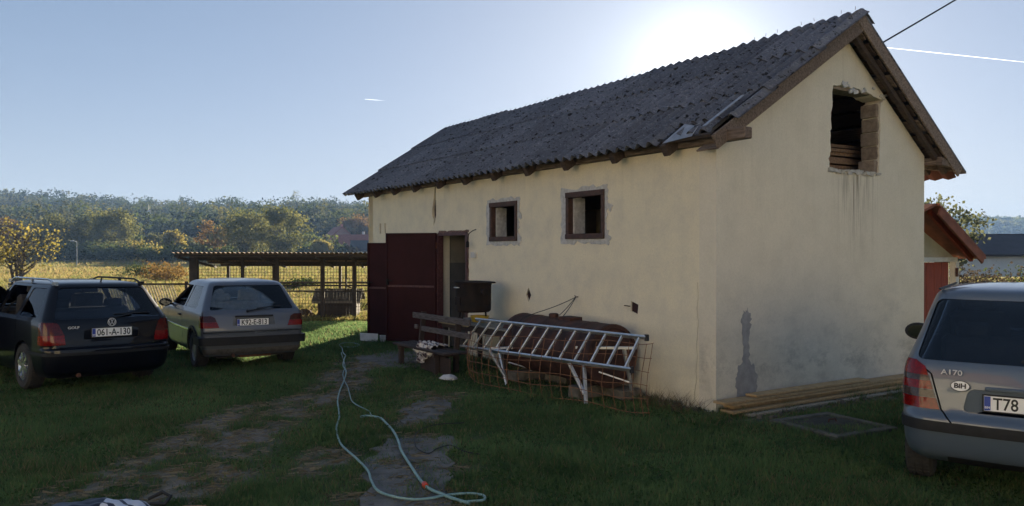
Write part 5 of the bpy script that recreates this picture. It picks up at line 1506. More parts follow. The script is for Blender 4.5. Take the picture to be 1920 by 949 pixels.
mb = MB(); mb.add(q + [p - Vector((0, 0, .035)) for p in q], [(0, 1, 2, 3), (7, 6, 5, 4), (0, 4, 5, 1), (1, 5, 6, 2), (2, 6, 7, 3), (3, 7, 4, 0)]); mb.build('roof_slope', m_redbrown, sh)
q = [Vector((x, y, z_)) for x, y, z_ in ((-.40, -.44, 2.60), (3.2, -.44, 2.60), (3.2, .02, 2.46), (-.40, .02, 2.46))]
mb = MB(); mb.add(q + [p - Vector((0, 0, .035)) for p in q], [(0, 1, 2, 3), (7, 6, 5, 4), (0, 4, 5, 1), (1, 5, 6, 2), (2, 6, 7, 3), (3, 7, 4, 0)]); mb.build('roof_slope', m_redbrown, sh)
for x in (-.25, .35, .95):
    mb = MB(); mb.bar((x, -.5, 2.48), (x, -1.68, 1.755), .05, .08, nrm_); mb.build('rafter', m_redwood, sh)

# ================================================================== DOG PEN, FENCE
m_pen = simple('dark_pen_timber', (.060, .045, .035), (.035, .027, .022), 7, .85, bmp=.3, vary=.3)
m_pensheet = simple('rusty_pen_roof', (.30, .18, .095), (.16, .095, .055), 5, .8, bmp=.3, vary=.2)
PK = 1.27
pen = empty('dog_pen', (-8.13, 27.43, -.52), 0, 'wire mesh dog pen with low corrugated roof behind the grey car', 'pen'); pen.scale = (PK,) * 3
X0, X1 = -2.38, 4.2
def proof(y): return 1.83 - (y + 1.1) * .095
for i in range(9):
    w = (X1 - X0) / 9; mb = MB(); n_ = 24; V = []; Fc = []
    for y in (-1.1, 2.6):
        for k in range(n_ + 1):
            V.append((X0 + (i + k / n_) * w - (.10 if y > 0 else 0), y, proof(y) + .018 * math.cos(k / n_ * 6 * 2 * math.pi)))
    for k in range(n_): Fc.append((k, k + 1, k + n_ + 2, k + n_ + 1))
    mb.add(V, Fc, smooth=True); o = mb.build('roof_sheet', m_pensheet, pen, fix=False, angle=80)
for y in (-.9, .3, 1.4, 2.4):
    mb = MB(); mb.bar((X0, y, proof(y) - .06), (X1, y, proof(y) - .06), .05, .06); mb.build('purlin', m_pen, pen)
for x in (X0 + .1, X0 + 1.0, -.15, 1.3, 2.2, 3.4):
    mb = MB(); mb.bar((x, -1.0, proof(-1.0) - .11), (x - .3, 2.5, proof(2.5) - .11), .05, .06); mb.build('rafter', m_pen, pen)
def px_x(px): return point_at(px, 540, 21.6).x + 6.4
posts = [(364, .22, 0), (455, .09, 0), (520, .10, 0), (605, .11, 0), (665, .10, 0), (497, .05, .9), (636, .05, .9)]
for px, w, y in posts:
    mb = MB(); mb.box((px_x(px), y, .82), (w, max(w * .6, .05), 1.74)); mb.build('post', m_pen, pen, bevel=.006)
for x in (X0 + .2, -.8, 1.2, 3.0): mb = MB(); mb.box((x, 2.45, .72), (.08, .08, 1.5)); mb.build('post', m_pen, pen)
for z_, w in ((.93, .045), (.78, .04), (.06, .05), (1.68, .05)):
    mb = MB(); mb.bar((px_x(364), 0, z_), (X1, 0, z_), .04, w); mb.build('rail', m_pen, pen)
for z_ in (.9, 1.48): mb = MB(); mb.bar((X0 + .2, 2.45, z_), (X1, 2.45, z_), .04, .05); mb.build('rail', m_pen, pen)
mb = MB(); mb.bar((px_x(640), .4, .92), (px_x(672), .1, .80), .03, .03); mb.build('brace', m_pen, pen)
V, Fc = [], []
mb = MB()
for k in range(int((X1 - px_x(364)) / .085)):
    x = px_x(364) + .06 + k * .085; mb.box((x, -.03, .86), (.008, .008, 1.62))
for k in range(19): mb.box(((px_x(364) + X1) / 2, -.026, .10 + k * .085), (X1 - px_x(364), .008, .008))
o = mb.build('wire_mesh', simple('dark_wire', (.05, .045, .04), (.03, .028, .025), 9, .6), pen); o['kind'] = 'stuff'
# kennel inside the pen
kn = empty('dog_kennel', (-6.22, 28.64, -.52), R(2), 'small dark wooden dog kennel with pitched roof inside the pen', 'kennel'); kn.scale = (PK,) * 3
m_kroof = simple('kennel_roof_felt', (.17, .165, .155), (.11, .105, .10), 9, .9, bmp=.3)
for i in range(5):
    mb = MB(); mb.box((0, -.36, .07 + i * .098), (1.05, .03, .092)); mb.build('wall_board', m_pen, kn, bevel=.004)
mb = MB(); mb.box((0, .36, .26), (1.05, .03, .5)); mb.box((.51, 0, .26), (.03, .7, .5)); mb.build('back_wall', m_pen, kn)
mb = MB(); mb.plate([(-.36, 0), (.36, 0), (.36, .5), (0, .74), (-.36, .5)], [fillet([(-.16, .06), (.16, .06), (.16, .42), (-.16, .42)], .1)], lambda u, v, w: (-.52 + w, u, v), .03); mb.build('front_wall', m_pen, kn)
for s in (-1, 1):
    mb = MB(); mb.bar((-.68, s * .24, .635), (.66, s * .24, .635), .56, .03, (0, s * .55, .83)); mb.build('roof_slope', m_kroof, kn, bevel=.004)
mb = MB(); mb.bar((-.68, -.485, .445), (.66, -.485, .445), .03, .05); mb.build('roof_edge', simple('pale_batten', (.26, .24, .21), (.2, .18, .16), 9, .9), kn)
# soil heap beside the kennel
bm = bmesh.new(); bmesh.ops.create_icosphere(bm, subdivisions=3, radius=1)
for v in bm.verts:
    k = 1 + .15 * math.sin(v.co.x * 5) + .12 * math.sin(v.co.y * 7 + v.co.z * 4); v.co = Vector((v.co.x * .5 * k, v.co.y * .4 * k, max(v.co.z, -.1) * .24 * k))
me = bpy.data.meshes.new('soil_heap'); bm.to_mesh(me); bm.free(); me.materials.append(simple('bare_soil', (.16, .11, .07), (.10, .07, .045), 9, .95, bmp=.6, bdist=.02))
o = link('soil_heap', me); o.location = (-7.6, 28.7, -.5); tag(o, 'low heap of brown soil beside the kennel in the pen', 'heap')
# bucket-ish hoop beside the door
t = empty('rubber_hose_coil', (-4.72, 26.6, -.5), 0, 'black rubber hose bow leaning on the pen beside the door', 'hose')
mb = MB(); mb.tube([(.0 + .25 * math.cos(a), .0, .32 + .3 * math.sin(a)) for a in np.linspace(-2.2, 2.4, 18)], .02, 7); mb.build('hose_bow', m_cable, t)
# slatted fence left of the pen
fe = empty('slat_fence', (-11.55, 27.8, -.52), 0, 'low fence of slanting laths with dark top rail left of the pen', 'fence'); fe.scale = (PK,) * 3
for k in range(62):
    x = -.05 - k * .075
    mb = MB(); mb.bar((x - .22, .0, .93), (x + .10, .0, .02), .012, .032, (1, 0, 0)); mb.build('lath', simple('fence_lath', (.50, .42, .28), (.36, .30, .2), 9, .8) if k == 0 else bpy.data.materials['fence_lath'], fe)
for z_ in (.955, .10): mb = MB(); mb.bar((.4, .03, z_), (-4.8, .03, z_), .03, .05); mb.build('rail', m_pen, fe)
for x in (.1, -1.6, -3.2, -4.7): mb = MB(); mb.box((x, .07, .5), (.07, .07, 1.05)); mb.build('post', m_pen, fe)

# ================================================================== TREES
def leafmat(name, tr=.48):
    m, nt, b = nmat(name); nt.nodes.remove(b)
    ga = N(nt, 'ShaderNodeAttribute', attribute_name='col').outputs['Color']
    d1 = nt.nodes.new('ShaderNodeBsdfDiffuse'); d2 = nt.nodes.new('ShaderNodeBsdfTranslucent'); mx = nt.nodes.new('ShaderNodeMixShader'); mx.inputs[0].default_value = tr
    nt.links.new(ga, d1.inputs[0]); nt.links.new(ga, d2.inputs[0]); nt.links.new(d1.outputs[0], mx.inputs[1]); nt.links.new(d2.outputs[0], mx.inputs[2])
    nt.links.new(mx.outputs[0], nt.nodes['Material Output'].inputs[0]); return m
m_leaf = leafmat('foliage')
m_bark = simple('bark', (.13, .105, .08), (.07, .055, .045), 7, .95, stretch=(1, 1, .3), bmp=.5, bdist=.03)
def leaf_quads(centers, size, rs):
    n = len(centers); a = rs.normal(size=(n, 3)); a /= np.linalg.norm(a, axis=1)[:, None] + 1e-9
    b_ = rs.normal(size=(n, 3)); b_ -= (a * b_).sum(1)[:, None] * a; b_ /= np.linalg.norm(b_, axis=1)[:, None] + 1e-9
    s = (size * rs.uniform(.6, 1.3, n))[:, None]
    return np.stack([centers - a * s * .6, centers + b_ * s * .42, centers + a * s * .6, centers - b_ * s * .42], 1)
def crown_points(H, Rw, base, nclump, per, rs, spread=.17, flat=1.0, lean=(0, 0)):
    """clumps filling an uneven crown between base and H"""
    ph = rs.uniform(0, 2 * np.pi, 6)
    cl = []
    while len(cl) < nclump:
        u = rs.normal(size=3); u /= np.linalg.norm(u)
        r = rs.uniform(.25, 1) ** .45
        a = math.atan2(u[1], u[0])
        k = 1 + .20 * math.sin(2 * a + ph[0]) + .13 * math.sin(3 * a + ph[1] + 2 * u[2]) + .16 * math.sin(4 * u[2] + ph[2] + a)
        hz = (H - base) / 2
        p = np.array([u[0] * r * Rw * k, u[1] * r * Rw * k, base + hz + u[2] * r * hz * (1 + .12 * math.sin(5 * a + ph[3]))])
        if u[2] < -.3: p[:2] *= .75
        cl.append(p)
    cl = np.array(cl); cl[:, 0] += lean[0] * (cl[:, 2] - base) / H; cl[:, 1] += lean[1] * (cl[:, 2] - base) / H
    idx = rs.integers(0, nclump, nclump * per)
    g = rs.normal(size=(nclump * per, 3)) * np.array([1, 1, .75]) * Rw * spread
    return cl, idx, cl[idx] + g
PAL = {'olive': ((.075, .092, .030), (.23, .22, .075)), 'dark': ((.036, .058, .022), (.095, .12, .040)), 'yellow': ((.19, .17, .045), (.40, .33, .085)), 'green': ((.070, .105, .028), (.17, .19, .055)),
       'rust': ((.15, .095, .035), (.28, .175, .055)), 'grey': ((.075, .09, .05), (.17, .18, .10)), 'dull': ((.035, .029, .022), (.080, .064, .045))}
def tree(name, loc, H, Rw, base, pal, label, cat='tree', group=None, nclump=60, per=40, leaf=.3, seed=0, trunk_r=.16, stems=1, limb=14, spread=.17, bare=0.0, lean=(0, 0)):
    rs = np.random.default_rng(seed); pr = random.Random(seed)
    t = empty(name, loc, 0, label, cat, group)
    cl, idx, pts = crown_points(H, Rw, base, nclump, per, rs, spread, lean=lean)
    q = leaf_quads(pts, np.full(len(pts), leaf), rs)
    tone = rs.uniform(0, 1, nclump)[idx] * .6 + rs.uniform(0, .4, len(pts))
    c = lerp(*PAL[pal], tone)
    n = len(pts)
    mesh_np('crown', q.reshape(-1, 3), np.arange(4 * n), np.full(n, 4), m_leaf, t, attrs={'col': np.repeat(c, 4, 0)})
    mb = MB()
    for k in range(stems):
        a0 = pr.uniform(0, 6.28); sp = .0 if stems == 1 else Rw * .35
        top = Vector((math.cos(a0) * sp + lean[0] * .4, math.sin(a0) * sp, base + (H - base) * .55)); b0 = Vector((math.cos(a0) * sp * .15, math.sin(a0) * sp * .15, -.1))
        path = [b0.lerp(top, u) + Vector((pr.uniform(-1, 1), pr.uniform(-1, 1), 0)) * .05 * H * .3 * (1 if 0 < u < 1 else 0) for u in np.linspace(0, 1, 6)]
        mb.tube(path, [trunk_r * (1 - .8 * u) / (1 if stems == 1 else 1.5) for u in np.linspace(0, 1, 6)], 7)
        for j in range(limb):
            tgt = Vector(cl[pr.randrange(nclump)]); f = pr.uniform(.25, .95); i = int(f * 5); s0 = path[i].lerp(path[min(i + 1, 5)], f * 5 - i)
            if tgt.z < s0.z - .1: tgt.z = s0.z + .2
            mid = s0.lerp(tgt, .5) + Vector((pr.uniform(-1, 1), pr.uniform(-1, 1), pr.uniform(-.3, .8))) * .06 * H
            r0 = trunk_r * (1 - .75 * f) * .5 / (1 if stems == 1 else 1.3)
            mb.tube([s0, s0.lerp(mid, .55), mid, mid.lerp(tgt, .6), tgt], [r0, r0 * .75, r0 * .55, r0 * .35, r0 * .14], 5)
            if bare:
                for m_ in range(int(bare)):
                    e = mid.lerp(tgt, pr.uniform(0, 1)); d_ = Vector((pr.uniform(-1, 1), pr.uniform(-1, 1), pr.uniform(.1, 1.2))) * Rw * .3
                    mb.tube([e, e + d_ * .5 + Vector((0, 0, .03 * H * pr.random())), e + d_], [r0 * .35, r0 * .22, r0 * .08], 4)
    mb.build('trunk', m_bark, t, fix=False)
    return t
def ground_pt(px, Y): p = point_at(px, 470, Y); return Vector((p.x, Y, float(gz(np.array([p.x]), np.array([Y]))[0])))

# near multi-stemmed tree at the left edge
tree('willow_tree', ground_pt(34, 44), 4.0, 2.0, 1.0, 'yellow', 'sparse many stemmed tree with yellowing top behind the black car', nclump=70, per=11, leaf=.12, seed=3, trunk_r=.15, stems=4, limb=13, spread=.16, bare=5)
tree('willow_tree', ground_pt(-45, 42), 3.4, 1.7, .5, 'yellow', 'bright yellow leaved tree cut by the left picture edge', nclump=45, per=38, leaf=.13, seed=4, trunk_r=.1, stems=3, limb=10, bare=3)
# row of trees at the far edge of the meadow
ROW = [(8, 150, 7.5, 3.2, .8, 'rust', 'rusty brown small tree behind the yellow tree at the left edge'), (108, 158, 8.6, 4.4, 1.2, 'olive', 'broad round dark olive tree, first of three beside the lamp post'),
       (172, 160, 10.0, 4.6, 1.4, 'olive', 'tall round olive tree, middle of three behind the lamp post'), (216, 156, 9.6, 4.3, 1.6, 'olive', 'round olive tree with lit right flank, third of three by the lamp post'),
       (258, 175, 5.0, 2.8, .4, 'green', 'low green tree between the olive trees and the mast'), (292, 170, 5.2, 2.6, .6, 'olive', 'small green tree right under the lattice mast'),
       (322, 160, 5.8, 2.5, .7, 'yellow', 'golden yellow conical small tree right of the mast'), (352, 172, 4.8, 2.4, .5, 'grey', 'pale grey green bush right of the golden tree'),
       (398, 152, 8.0, 2.7, 1.4, 'rust', 'thin half bare brownish tree left of the big double tree'), (462, 150, 10.0, 5.0, 1.2, 'olive', 'big olive tree, left half of the wide double crown'),
       (520, 147, 10.2, 4.9, 1.6, 'olive', 'big olive tree with yellowish edge, right half of the wide double crown'), (578, 190, 6.5, 3.2, .6, 'green', 'pale green tree left of the red roofed houses'),
       (600, 165, 4.4, 2.2, .4, 'yellow', 'yellow green bush at the foot of the houses'), (665, 235, 12.0, 5.2, 2, 'rust', 'brownish tree standing behind the red roofed houses'), (440, 185, 6.5, 3.4, .6, 'dark', 'dark tree in the gap behind the half bare tree')]
for i, (px, Y, H, Rw, bs, pal, lb) in enumerate(ROW):
    bare_t = 'half bare' in lb
    tree('field_tree', ground_pt(px, Y), H, Rw, bs, pal, lb, nclump=70 if not bare_t else 40, per=100 if not bare_t else 40, leaf=.34, seed=20 + i, trunk_r=.22, limb=16, spread=.15, bare=2 if bare_t else 0)
# hedge of shrubs along the meadow's far edge
HEDGE = [(62, 138, 1.6, 3.0, 'yellow', 'yellowish low shrub left of the lamp post at meadow edge'), (100, 140, 2.5, 3.6, 'dark', 'dark shrub just left of the lamp post'), (128, 146, 2.9, 3.4, 'olive', 'olive shrub behind the lamp post'),
         (160, 144, 2.8, 3.8, 'dark', 'dark dense shrub right of the lamp post'), (195, 146, 3.1, 3.6, 'olive', 'olive shrub under the third olive tree'), (228, 143, 2.7, 3.8, 'dark', 'dark wide shrub under the lit olive tree'),
         (262, 146, 3.0, 3.4, 'yellow', 'yellow green shrub below the lattice mast'), (295, 142, 2.6, 3.8, 'dark', 'dark blue green shrub below the golden tree'), (332, 145, 2.6, 3.9, 'dark', 'dark shrub mass at the corner of the pen roof'),
         (372, 150, 2.6, 3.6, 'green', 'green shrub above the left end of the pen roof'), (415, 152, 2.4, 3.4, 'dark', 'dark shrub at the foot of the half bare tree'), (560, 158, 2.6, 3.4, 'dark', 'dark shrub right of the big double tree')]
for i, (px, Y, H, Rw, pal, lb) in enumerate(HEDGE):
    tree('hedge_shrub', ground_pt(px, Y), H, Rw, .1, pal, lb, 'shrub', 'shrubs along the far edge of the meadow', nclump=34, per=46, leaf=.38, seed=60 + i, trunk_r=.08, limb=5, spread=.19)
FIELD = [(262, 62, .9, 1.4, 'dark', 'dark green bramble clump in the meadow left of the pen'), (292, 56, 1.0, 1.3, 'rust', 'brown dry bush in the meadow beside the bramble clump'), (318, 52, .9, 1.3, 'rust', 'reddish brown bush in the meadow near the pen post'), (560, 46, .35, 1.0, 'dark', 'small dark weed clump in the meadow seen through the pen')]
for i, (px, Y, H, Rw, pal, lb) in enumerate(FIELD):
    tree('meadow_bush', ground_pt(px, Y), H, Rw, .05, pal, lb, 'bush', None, nclump=30, per=42, leaf=.12, seed=90 + i, trunk_r=.04, limb=5, spread=.2)
# right side: tree and hedge beyond the shed
tree('walnut_tree', ground_pt(1768, 40), 5.5, 2.0, 1.5, 'grey', 'loose grey green tree standing behind the shed roof', nclump=64, per=46, leaf=.16, seed=120, trunk_r=.13, limb=18, spread=.13, bare=2)
for i, (px, Y, H, Rw, pal, lb) in enumerate([(1815, 24, 1.45, 1.0, 'dull', 'brown twiggy hedge bush beside the shed'), (1850, 27, 1.7, 1.2, 'dull', 'dark green hedge bush below the long dark roof'), (1905, 26, 1.7, 1.3, 'dull', 'brownish hedge bush at the right picture edge above the car'), (1960, 26, 1.8, 1.4, 'dark', 'dark hedge bush cut by the right picture edge')]):
    tree('hedge_bush', ground_pt(px, Y), H, Rw, .1, pal, lb, 'bush', 'hedge bushes beyond the silver car', nclump=40, per=46, leaf=.085, seed=130 + i, trunk_r=.05, limb=9, spread=.18, bare=2)

# ================================================================== FAR BUILDINGS, MAST, LAMP
m_roofred = simple('far_red_roof', (.36, .12, .085), (.27, .09, .065), 2, .85); m_roofdk = simple('far_dark_roof', (.060, .052, .060), (.045, .040, .045), 2, .8)
m_wallw = simple('far_white_wall', (.72, .70, .66), (.65, .63, .6), 2, .9); m_wallp = simple('far_pink_wall', (.42, .23, .19), (.36, .2, .165), 2, .9)
m_pane = simple('far_window_pane', (.04, .045, .05), (.03, .035, .04), 2, .15)
def far_house(px, Y, w, d, h, rh, wall_m, roof_m, label, rz=0.0, wins=(), z0=0.0, name='house'):
    p = ground_pt(px, Y); t = empty(name, (p.x, p.y, z0), rz, label, 'house')
    mb = MB(); mb.plate([(-d / 2, 0), (d / 2, 0), (d / 2, h), (0, h + rh), (-d / 2, h)], [], lambda u, v, q: (-w / 2 + q, u, v), w); mb.build('wall', wall_m, t)
    rf = empty('roof'); rf.parent = t
    for s in (-1, 1):
        nn = Vector((0, s * rh, d / 2)).normalized(); c_ = Vector((0, s * d / 4, h + rh / 2)) + nn * .12 + Vector((0, s * .15, -.15 * rh / (d / 2)))
        mb = MB(); mb.bar(c_ - Vector((w / 2 + .5, 0, 0)), c_ + Vector((w / 2 + .5, 0, 0)), math.hypot(d / 2, rh) + .6, .16, nn); mb.build('roof_slope', roof_m, rf)
    mb = MB(); mb.box((w * .2, .6, h + rh + .3), (.5, .5, 1.2)); mb.build('chimney', wall_m, rf)
    for (x, z_, ww, hh_) in wins:
        win = empty('window'); win.parent = t
        mb = MB(); mb.box((x, -d / 2 - .02, z_), (ww, .1, hh_)); mb.build('frame', m_wallw, win)
        mb = MB(); mb.box((x, -d / 2 - .05, z_), (ww - .15, .08, hh_ - .15)); mb.build('pane', m_pane, win)
    return t
far_house(634, 215, 7.5, 7, 4.5, 3.2, m_wallp, m_roofred, 'pink walled house with brown red roof, farthest of the group', R(-62), [(-2, 1.8, 1.1, 1.2), (1.2, 1.8, 1.1, 1.2), (0, 3.9, 1.1, 1.2)])
far_house(668, 190, 8, 6.5, 2.6, 2.6, m_wallw, m_roofred, 'white house with bright red roof behind the pen', R(-6), [(-2.4, 1.5, 1.0, 1.1), (.4, 1.5, 1.0, 1.1), (2.4, 1.5, 1.0, 1.1)])
far_house(688, 172, 6, 5, 1.7, 1.9, m_wallw, m_roofdk, 'low grey roofed outhouse before the white house', R(8), [(-1, 1, .8, .8)])
far_house(1925, 58, 15, 6, 1.55, 1.25, m_wallw, m_roofdk, 'long low building with dark roof beyond the hedge', R(-3), [(3.2, .95, 1.2, .7), (5.6, .95, 1.2, .7)])
# lattice mast
p = ground_pt(279, 250); mast = empty('lattice_mast', (p.x, p.y, 0), 0, 'grey lattice radio mast rising from the trees', 'mast')
m_galv = simple('galvanised_steel', (.66, .67, .69), (.55, .56, .58), 4, .5, metallic=.1)
MH = 14.2
for sx_ in (-1, 1):
    for sy_ in (-1, 1):
        mb = MB(); mb.bar((sx_ * .75, sy_ * .75, 0), (sx_ * .28, sy_ * .28, MH), .2, .2); mb.build('mast_leg', m_galv, mast)
for k in range(12):
    z0_, z1_ = k * MH / 12, (k + 1) * MH / 12; f0, f1 = .75 - .47 * k / 12, .75 - .47 * (k + 1) / 12; s = 1 if k % 2 else -1
    for y in (-1, 1):
        mb = MB(); mb.bar((-s * f0, y * f0, z0_), (s * f1, y * f1, z1_), .08, .08); mb.build('brace', m_galv, mast)
for z_, x in ((MH - 3.0, -.8), (MH - 5.5, -.95), (MH - 4.2, .85), (MH - 2.2, .6)):
    mb = MB(); mb.lathe([(.02, -.1), (.45, -.05), (.5, .1), (.02, .25)], 14, (x, -.3, z_), 'Y'); mb.build('dish', m_wallw, mast)
mb = MB(); mb.bar((0, 0, MH), (0, 0, MH + 1.8), .07, .07); mb.build('aerial', m_galv, mast)
p = ground_pt(144, 118); m_pole = simple('lamp_pole_paint', (.42, .41, .38), (.34, .33, .3), 4, .6); lamp = empty('lamp_post', p, 0, 'slim pale lamp post standing alone in the meadow', 'lamp post')
mb = MB(); mb.tube([(0, 0, -.2), (0, 0, 3.55)], [.09, .06], 8); mb.build('pole', m_pole, lamp)
mb = MB(); mb.tube([(0, 0, 3.5), (-.1, -.1, 3.7), (-.5, -.2, 3.78)], .045, 6); mb.box((-.6, -.2, 3.76), (.5, .2, .12)); mb.build('lamp_head', m_galv, lamp)

# ================================================================== HILLS AND FOREST
def hill_h(x, y):
    rise = np.clip((y - 205) / 300, 0, 1.0); rise = rise * rise * (3 - 2 * rise)
    ridge = (20 + 6 * np.clip((-x - 120) / 250, 0, 1) + 14 * (fbm(x, y * .3, .012, 71, 3) - .5)) * np.clip((90 - x) / 120, 0, 1)
    back = np.clip((y - 520) / 400, 0, 1)
    return rise * ridge * (1 - .3 * back) + rise * 6 * (fbm(x, y, .02, 73, 3) - .5) - 1.2 * (1 - np.clip((y - 200) / 12, 0, 1))
hx = np.linspace(-700, 900, 130); hy = np.concatenate([np.linspace(195, 560, 60), np.linspace(580, 1000, 10)])
HX, HY = np.meshgrid(hx, hy); HZ = hill_h(HX, HY) - np.clip((HX + 20) / 160, 0, 1) * 30 * 0
nxh = len(hx); ii = (np.arange(len(hy) - 1)[:, None] * nxh + np.arange(nxh - 1)[None, :]).ravel()
m_floor = simple('forest_floor', (.045, .05, .02), (.075, .07, .03), .08, 1.0, spec=.05)
hill = mesh_np('hill', np.stack([HX.ravel(), HY.ravel(), HZ.ravel()], 1), np.stack([ii, ii + 1, ii + 1 + nxh, ii + nxh], 1).ravel(), np.full(len(ii), 4), m_floor, smooth=True)
structure(hill)
def forest(name, X, Y, Z, sizes, nq, leaf, pals, seed, label, shade=1.0):
    rs = np.random.default_rng(seed); protos = []
    for k in range(7):
        cl, idx, pts = crown_points(1.0, .42 + .05 * rs.random(), .12, 16, nq // 16, rs, .17)
        protos.append((pts, rs.uniform(0, 1, 16)[idx]))
    n = len(X); allq, allc = [], []
    pk = rs.integers(0, 7, n); pc = rs.integers(0, len(pals), n)
    for k in range(7):
        pts, tone = protos[k]; I = np.where(pk == k)[0]
        for i in I:
            a = rs.uniform(0, 6.28); c_, s_2 = math.cos(a), math.sin(a); S = sizes[i]
            q = pts * np.array([S * rs.uniform(.85, 1.2), S * rs.uniform(.85, 1.2), S]); q = np.stack([q[:, 0] * c_ - q[:, 1] * s_2, q[:, 0] * s_2 + q[:, 1] * c_, q[:, 2]], 1) + np.array([X[i], Y[i], Z[i]])
            allq.append(q); allc.append(lerp(*PAL[pals[pc[i]]], tone * .35 + rs.uniform(0, .65)) * shade)
    P = np.concatenate(allq); Cc = np.concatenate(allc)
    Q = leaf_quads(P, np.full(len(P), leaf), rs); m = len(P)
    o = mesh_np(name, Q.reshape(-1, 3), np.arange(4 * m), np.full(m, 4), m_leaf, attrs={'col': np.repeat(Cc, 4, 0)})
    return tag(o, label, 'forest', kind='stuff')
n = 1750; fy = 212 + 340 * rng.uniform(0, 1, n) ** .8; fx = rng.uniform(-.70, .06, n) * fy - 5
kp = (fx / fy < -.13) | (rng.uniform(0, 1, n) < .55); fx, fy = fx[kp], fy[kp]
forest('hillside_forest', fx, fy, hill_h(fx, fy), rng.uniform(7.5, 15, len(fx)) * np.where(fy > 455, .68, 1.0), 240, .95, ['olive', 'dark', 'green', 'dark', 'green', 'grey', 'grey', 'dark', 'dark'], 5, 'mixed autumn woodland covering the hillside behind the meadow', .58)
# single trees standing clear on the skyline
SKY = [(16, 11.5, 'olive', 'rounded tall tree on the skyline at the left edge'), (72, 9, 'dark', 'dark tree on the skyline above the yellow tree'), (140, 10, 'olive', 'broad domed tree on the skyline, first right of the left edge group'), (182, 8.5, 'dark', 'small dark tree on the skyline above the middle olive tree'),
       (228, 10, 'dark', 'flat dark tree on the skyline left of the pine pair'), (262, 11.5, 'dark', 'upright skyline tree, left of the pine pair above the mast'), (280, 12, 'dark', 'upright skyline tree, right of the pine pair above the mast'), (330, 10.5, 'dark', 'wide dark tree on the skyline right of the mast'),
       (345, 11, 'dark', 'taller dark tree on the skyline right of the mast'), (392, 9, 'olive', 'pale tree on the skyline above the half bare tree'), (455, 8.5, 'dark', 'low rounded tree on the skyline above the double crown'), (548, 15, 'grey', 'tall airy tree rising highest on the skyline left of the roof'),
       (578, 11, 'grey', 'airy tree on the skyline between the tallest tree and the roof'), (598, 11, 'olive', 'second airy tree on the skyline left of the eaves'), (636, 9, 'dark', 'dark tree on the skyline just left of the eaves')]
for i, (px, H, pal, lb) in enumerate(SKY):
    Y = 505; x = point_at(px, 400, Y).x
    tree('skyline_tree', (x, Y, float(hill_h(np.array([x]), np.array([Y]))[0])), H * 1.25, H * .46, H * .12, pal, lb, 'tree', 'trees on the skyline', nclump=26, per=22, leaf=1.1, seed=200 + i, trunk_r=.3, limb=7, spread=.17)
# farther ridge, right of the house
hx = np.linspace(150, 1400, 90); hy = np.linspace(640, 1000, 16); HX, HY = np.meshgrid(hx, hy)
def hill2(x, y): r_ = np.clip((y - 640) / 200, 0, 1); r_ = r_ * r_ * (3 - 2 * r_); return r_ * (31 + 8 * (fbm(x, y, .008, 81, 3) - .5) - 4 * np.clip((x - 450) / 300, 0, 1)) - 2
HZ = hill2(HX, HY); nxh = len(hx); ii = (np.arange(len(hy) - 1)[:, None] * nxh + np.arange(nxh - 1)[None, :]).ravel()
structure(mesh_np('hill', np.stack([HX.ravel(), HY.ravel(), HZ.ravel()], 1), np.stack([ii, ii + 1, ii + 1 + nxh, ii + nxh], 1).ravel(), np.full(len(ii), 4), m_floor, smooth=True))
n = 1500; fy = rng.uniform(660, 880, n); fx = rng.uniform(.42, .9, n) * fy
forest('far_ridge_forest', fx, fy, hill2(fx, fy), rng.uniform(6, 10, n), 64, 1.8, ['olive', 'dark', 'green'], 6, 'hazy wooded ridge at the right picture edge')
# low scrub between meadow and hill
n = 420; fy = rng.uniform(168, 215, n); fx = rng.uniform(-.7, -.08, n) * fy
forest('scrub', fx, fy, np.full(n, -.2), rng.uniform(2.0, 5.0, n), 112, .7, ['olive', 'dark', 'green', 'yellow', 'rust'], 7, 'scrub and young trees filling the valley floor below the hill', .8)

# contrails
m_trail, nt, b = nmat('contrail_ice'); b.inputs['Base Color'].default_value = (.95, .95, .95, 1); b.inputs['Roughness'].default_value = 1; b.inputs['Emission Color'].default_value = (1, 1, 1, 1); b.inputs['Emission Strength'].default_value = .95
def trail(a, c, r_, label):
    A, B = point_at(*a, 15000), point_at(*c, 15000); t = empty('contrail', A, 0, label, 'contrail')
    mb = MB(); mb.tube([(B - A) * u for u in np.linspace(0, 1, 9)], [r_ * (.25 + .75 * math.sin(math.pi * min(1, .15 + u))) for u in np.linspace(0, 1, 9)], 6); mb.build('vapour', m_trail, t)
trail((1640, 87), (2010, 126), 4.5, 'thin white contrail running to the right from the gable')
trail((684, 186), (722, 189), 1.8, 'very short faint contrail in the clear sky above the roof end')

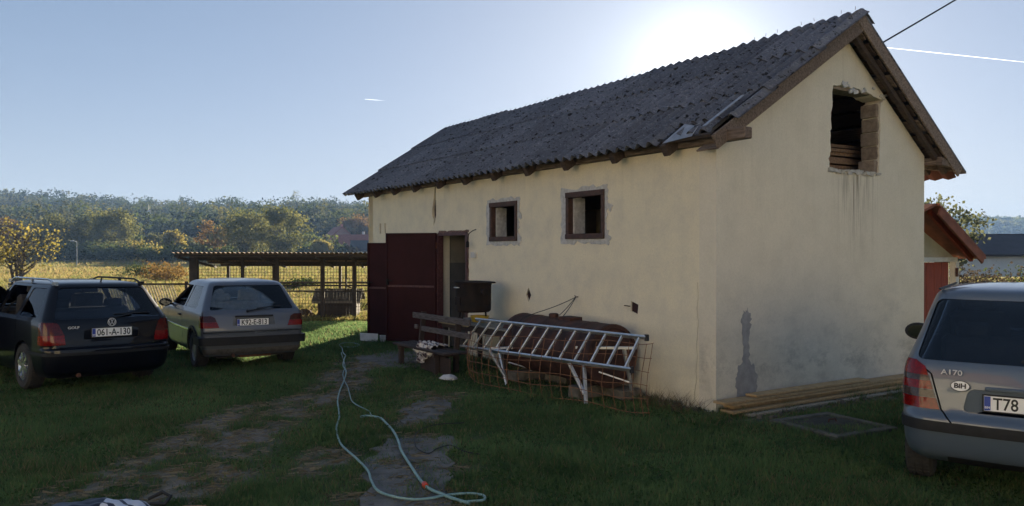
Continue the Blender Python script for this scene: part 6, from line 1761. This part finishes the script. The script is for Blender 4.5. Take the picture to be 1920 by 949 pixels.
# ================================================================== UNSEEN HOUSES BEHIND CAMERA (mirrored in cars; added to bounce sun on walls)
m_nwall = simple('unseen_house_render', (.80, .74, .62), (.74, .68, .56), 1.5, .9)
def add_unseen_house(x, y, face, w, d, h):
    t = empty('unseen_house', (x, y, 0), face); t['kind'] = 'structure'
    wins = [rect(a - .55, a + .55, z_, z_ + 1.3) for a in np.linspace(-w / 2 + 1.8, w / 2 - 1.8, 4) for z_ in (1.0, 3.9)]
    mb = MB(); mb.plate(rect(-w / 2, w / 2, -.2, h), wins, lambda u, v, q: (-u, -q, v), .3); mb.build('wall', m_nwall, t)
    for a in wins:
        mb = MB(); mb.box((-(a[0][0] + a[1][0]) / 2, -.2, (a[0][1] + a[2][1]) / 2), (1.1, .05, 1.3)); mb.build('window', m_pane, t)
    for s in (-1, 1): mb = MB(); mb.box((s * (w / 2 - .15), -d / 2 - .16, h / 2), (.3, d - .34, h)); mb.build('wall', m_nwall, t)
    for s in (-1, 1):
        nn = Vector((0, s * 2.2, d / 2)).normalized(); c_ = Vector((0, -d / 2 + s * d / 4, h + 1.15))
        mb = MB(); mb.bar(c_ - Vector((w / 2 + .4, 0, 0)), c_ + Vector((w / 2 + .4, 0, 0)), math.hypot(d / 2, 2.2) + .7, .15, nn); mb.build('roof', m_roofred, t)
add_unseen_house(-12.0, -4.5, R(-56), 15, 8, 6.8)
add_unseen_house(8.5, -10.5, R(14), 14, 8, 6.2)

# ================================================================== THE AIR
hz = MB(); hz.box((200, 470, 27), (2900, 1240, 62))
haze = hz.build('haze', []); haze['kind'] = 'stuff'; haze['label'] = 'pale autumn haze over the valley'; haze['category'] = 'haze'
mh = bpy.data.materials.new('haze_air'); mh.use_nodes = True; nt = mh.node_tree
nt.nodes.remove(nt.nodes['Principled BSDF'])
pv = nt.nodes.new('ShaderNodeVolumePrincipled'); pv.inputs['Color'].default_value = (.34, .56, 1.0, 1); pv.inputs['Density'].default_value = .00046; pv.inputs['Anisotropy'].default_value = 0.0
nt.links.new(pv.outputs[0], nt.nodes['Material Output'].inputs['Volume'])
haze.data.materials.clear(); haze.data.materials.append(mh)
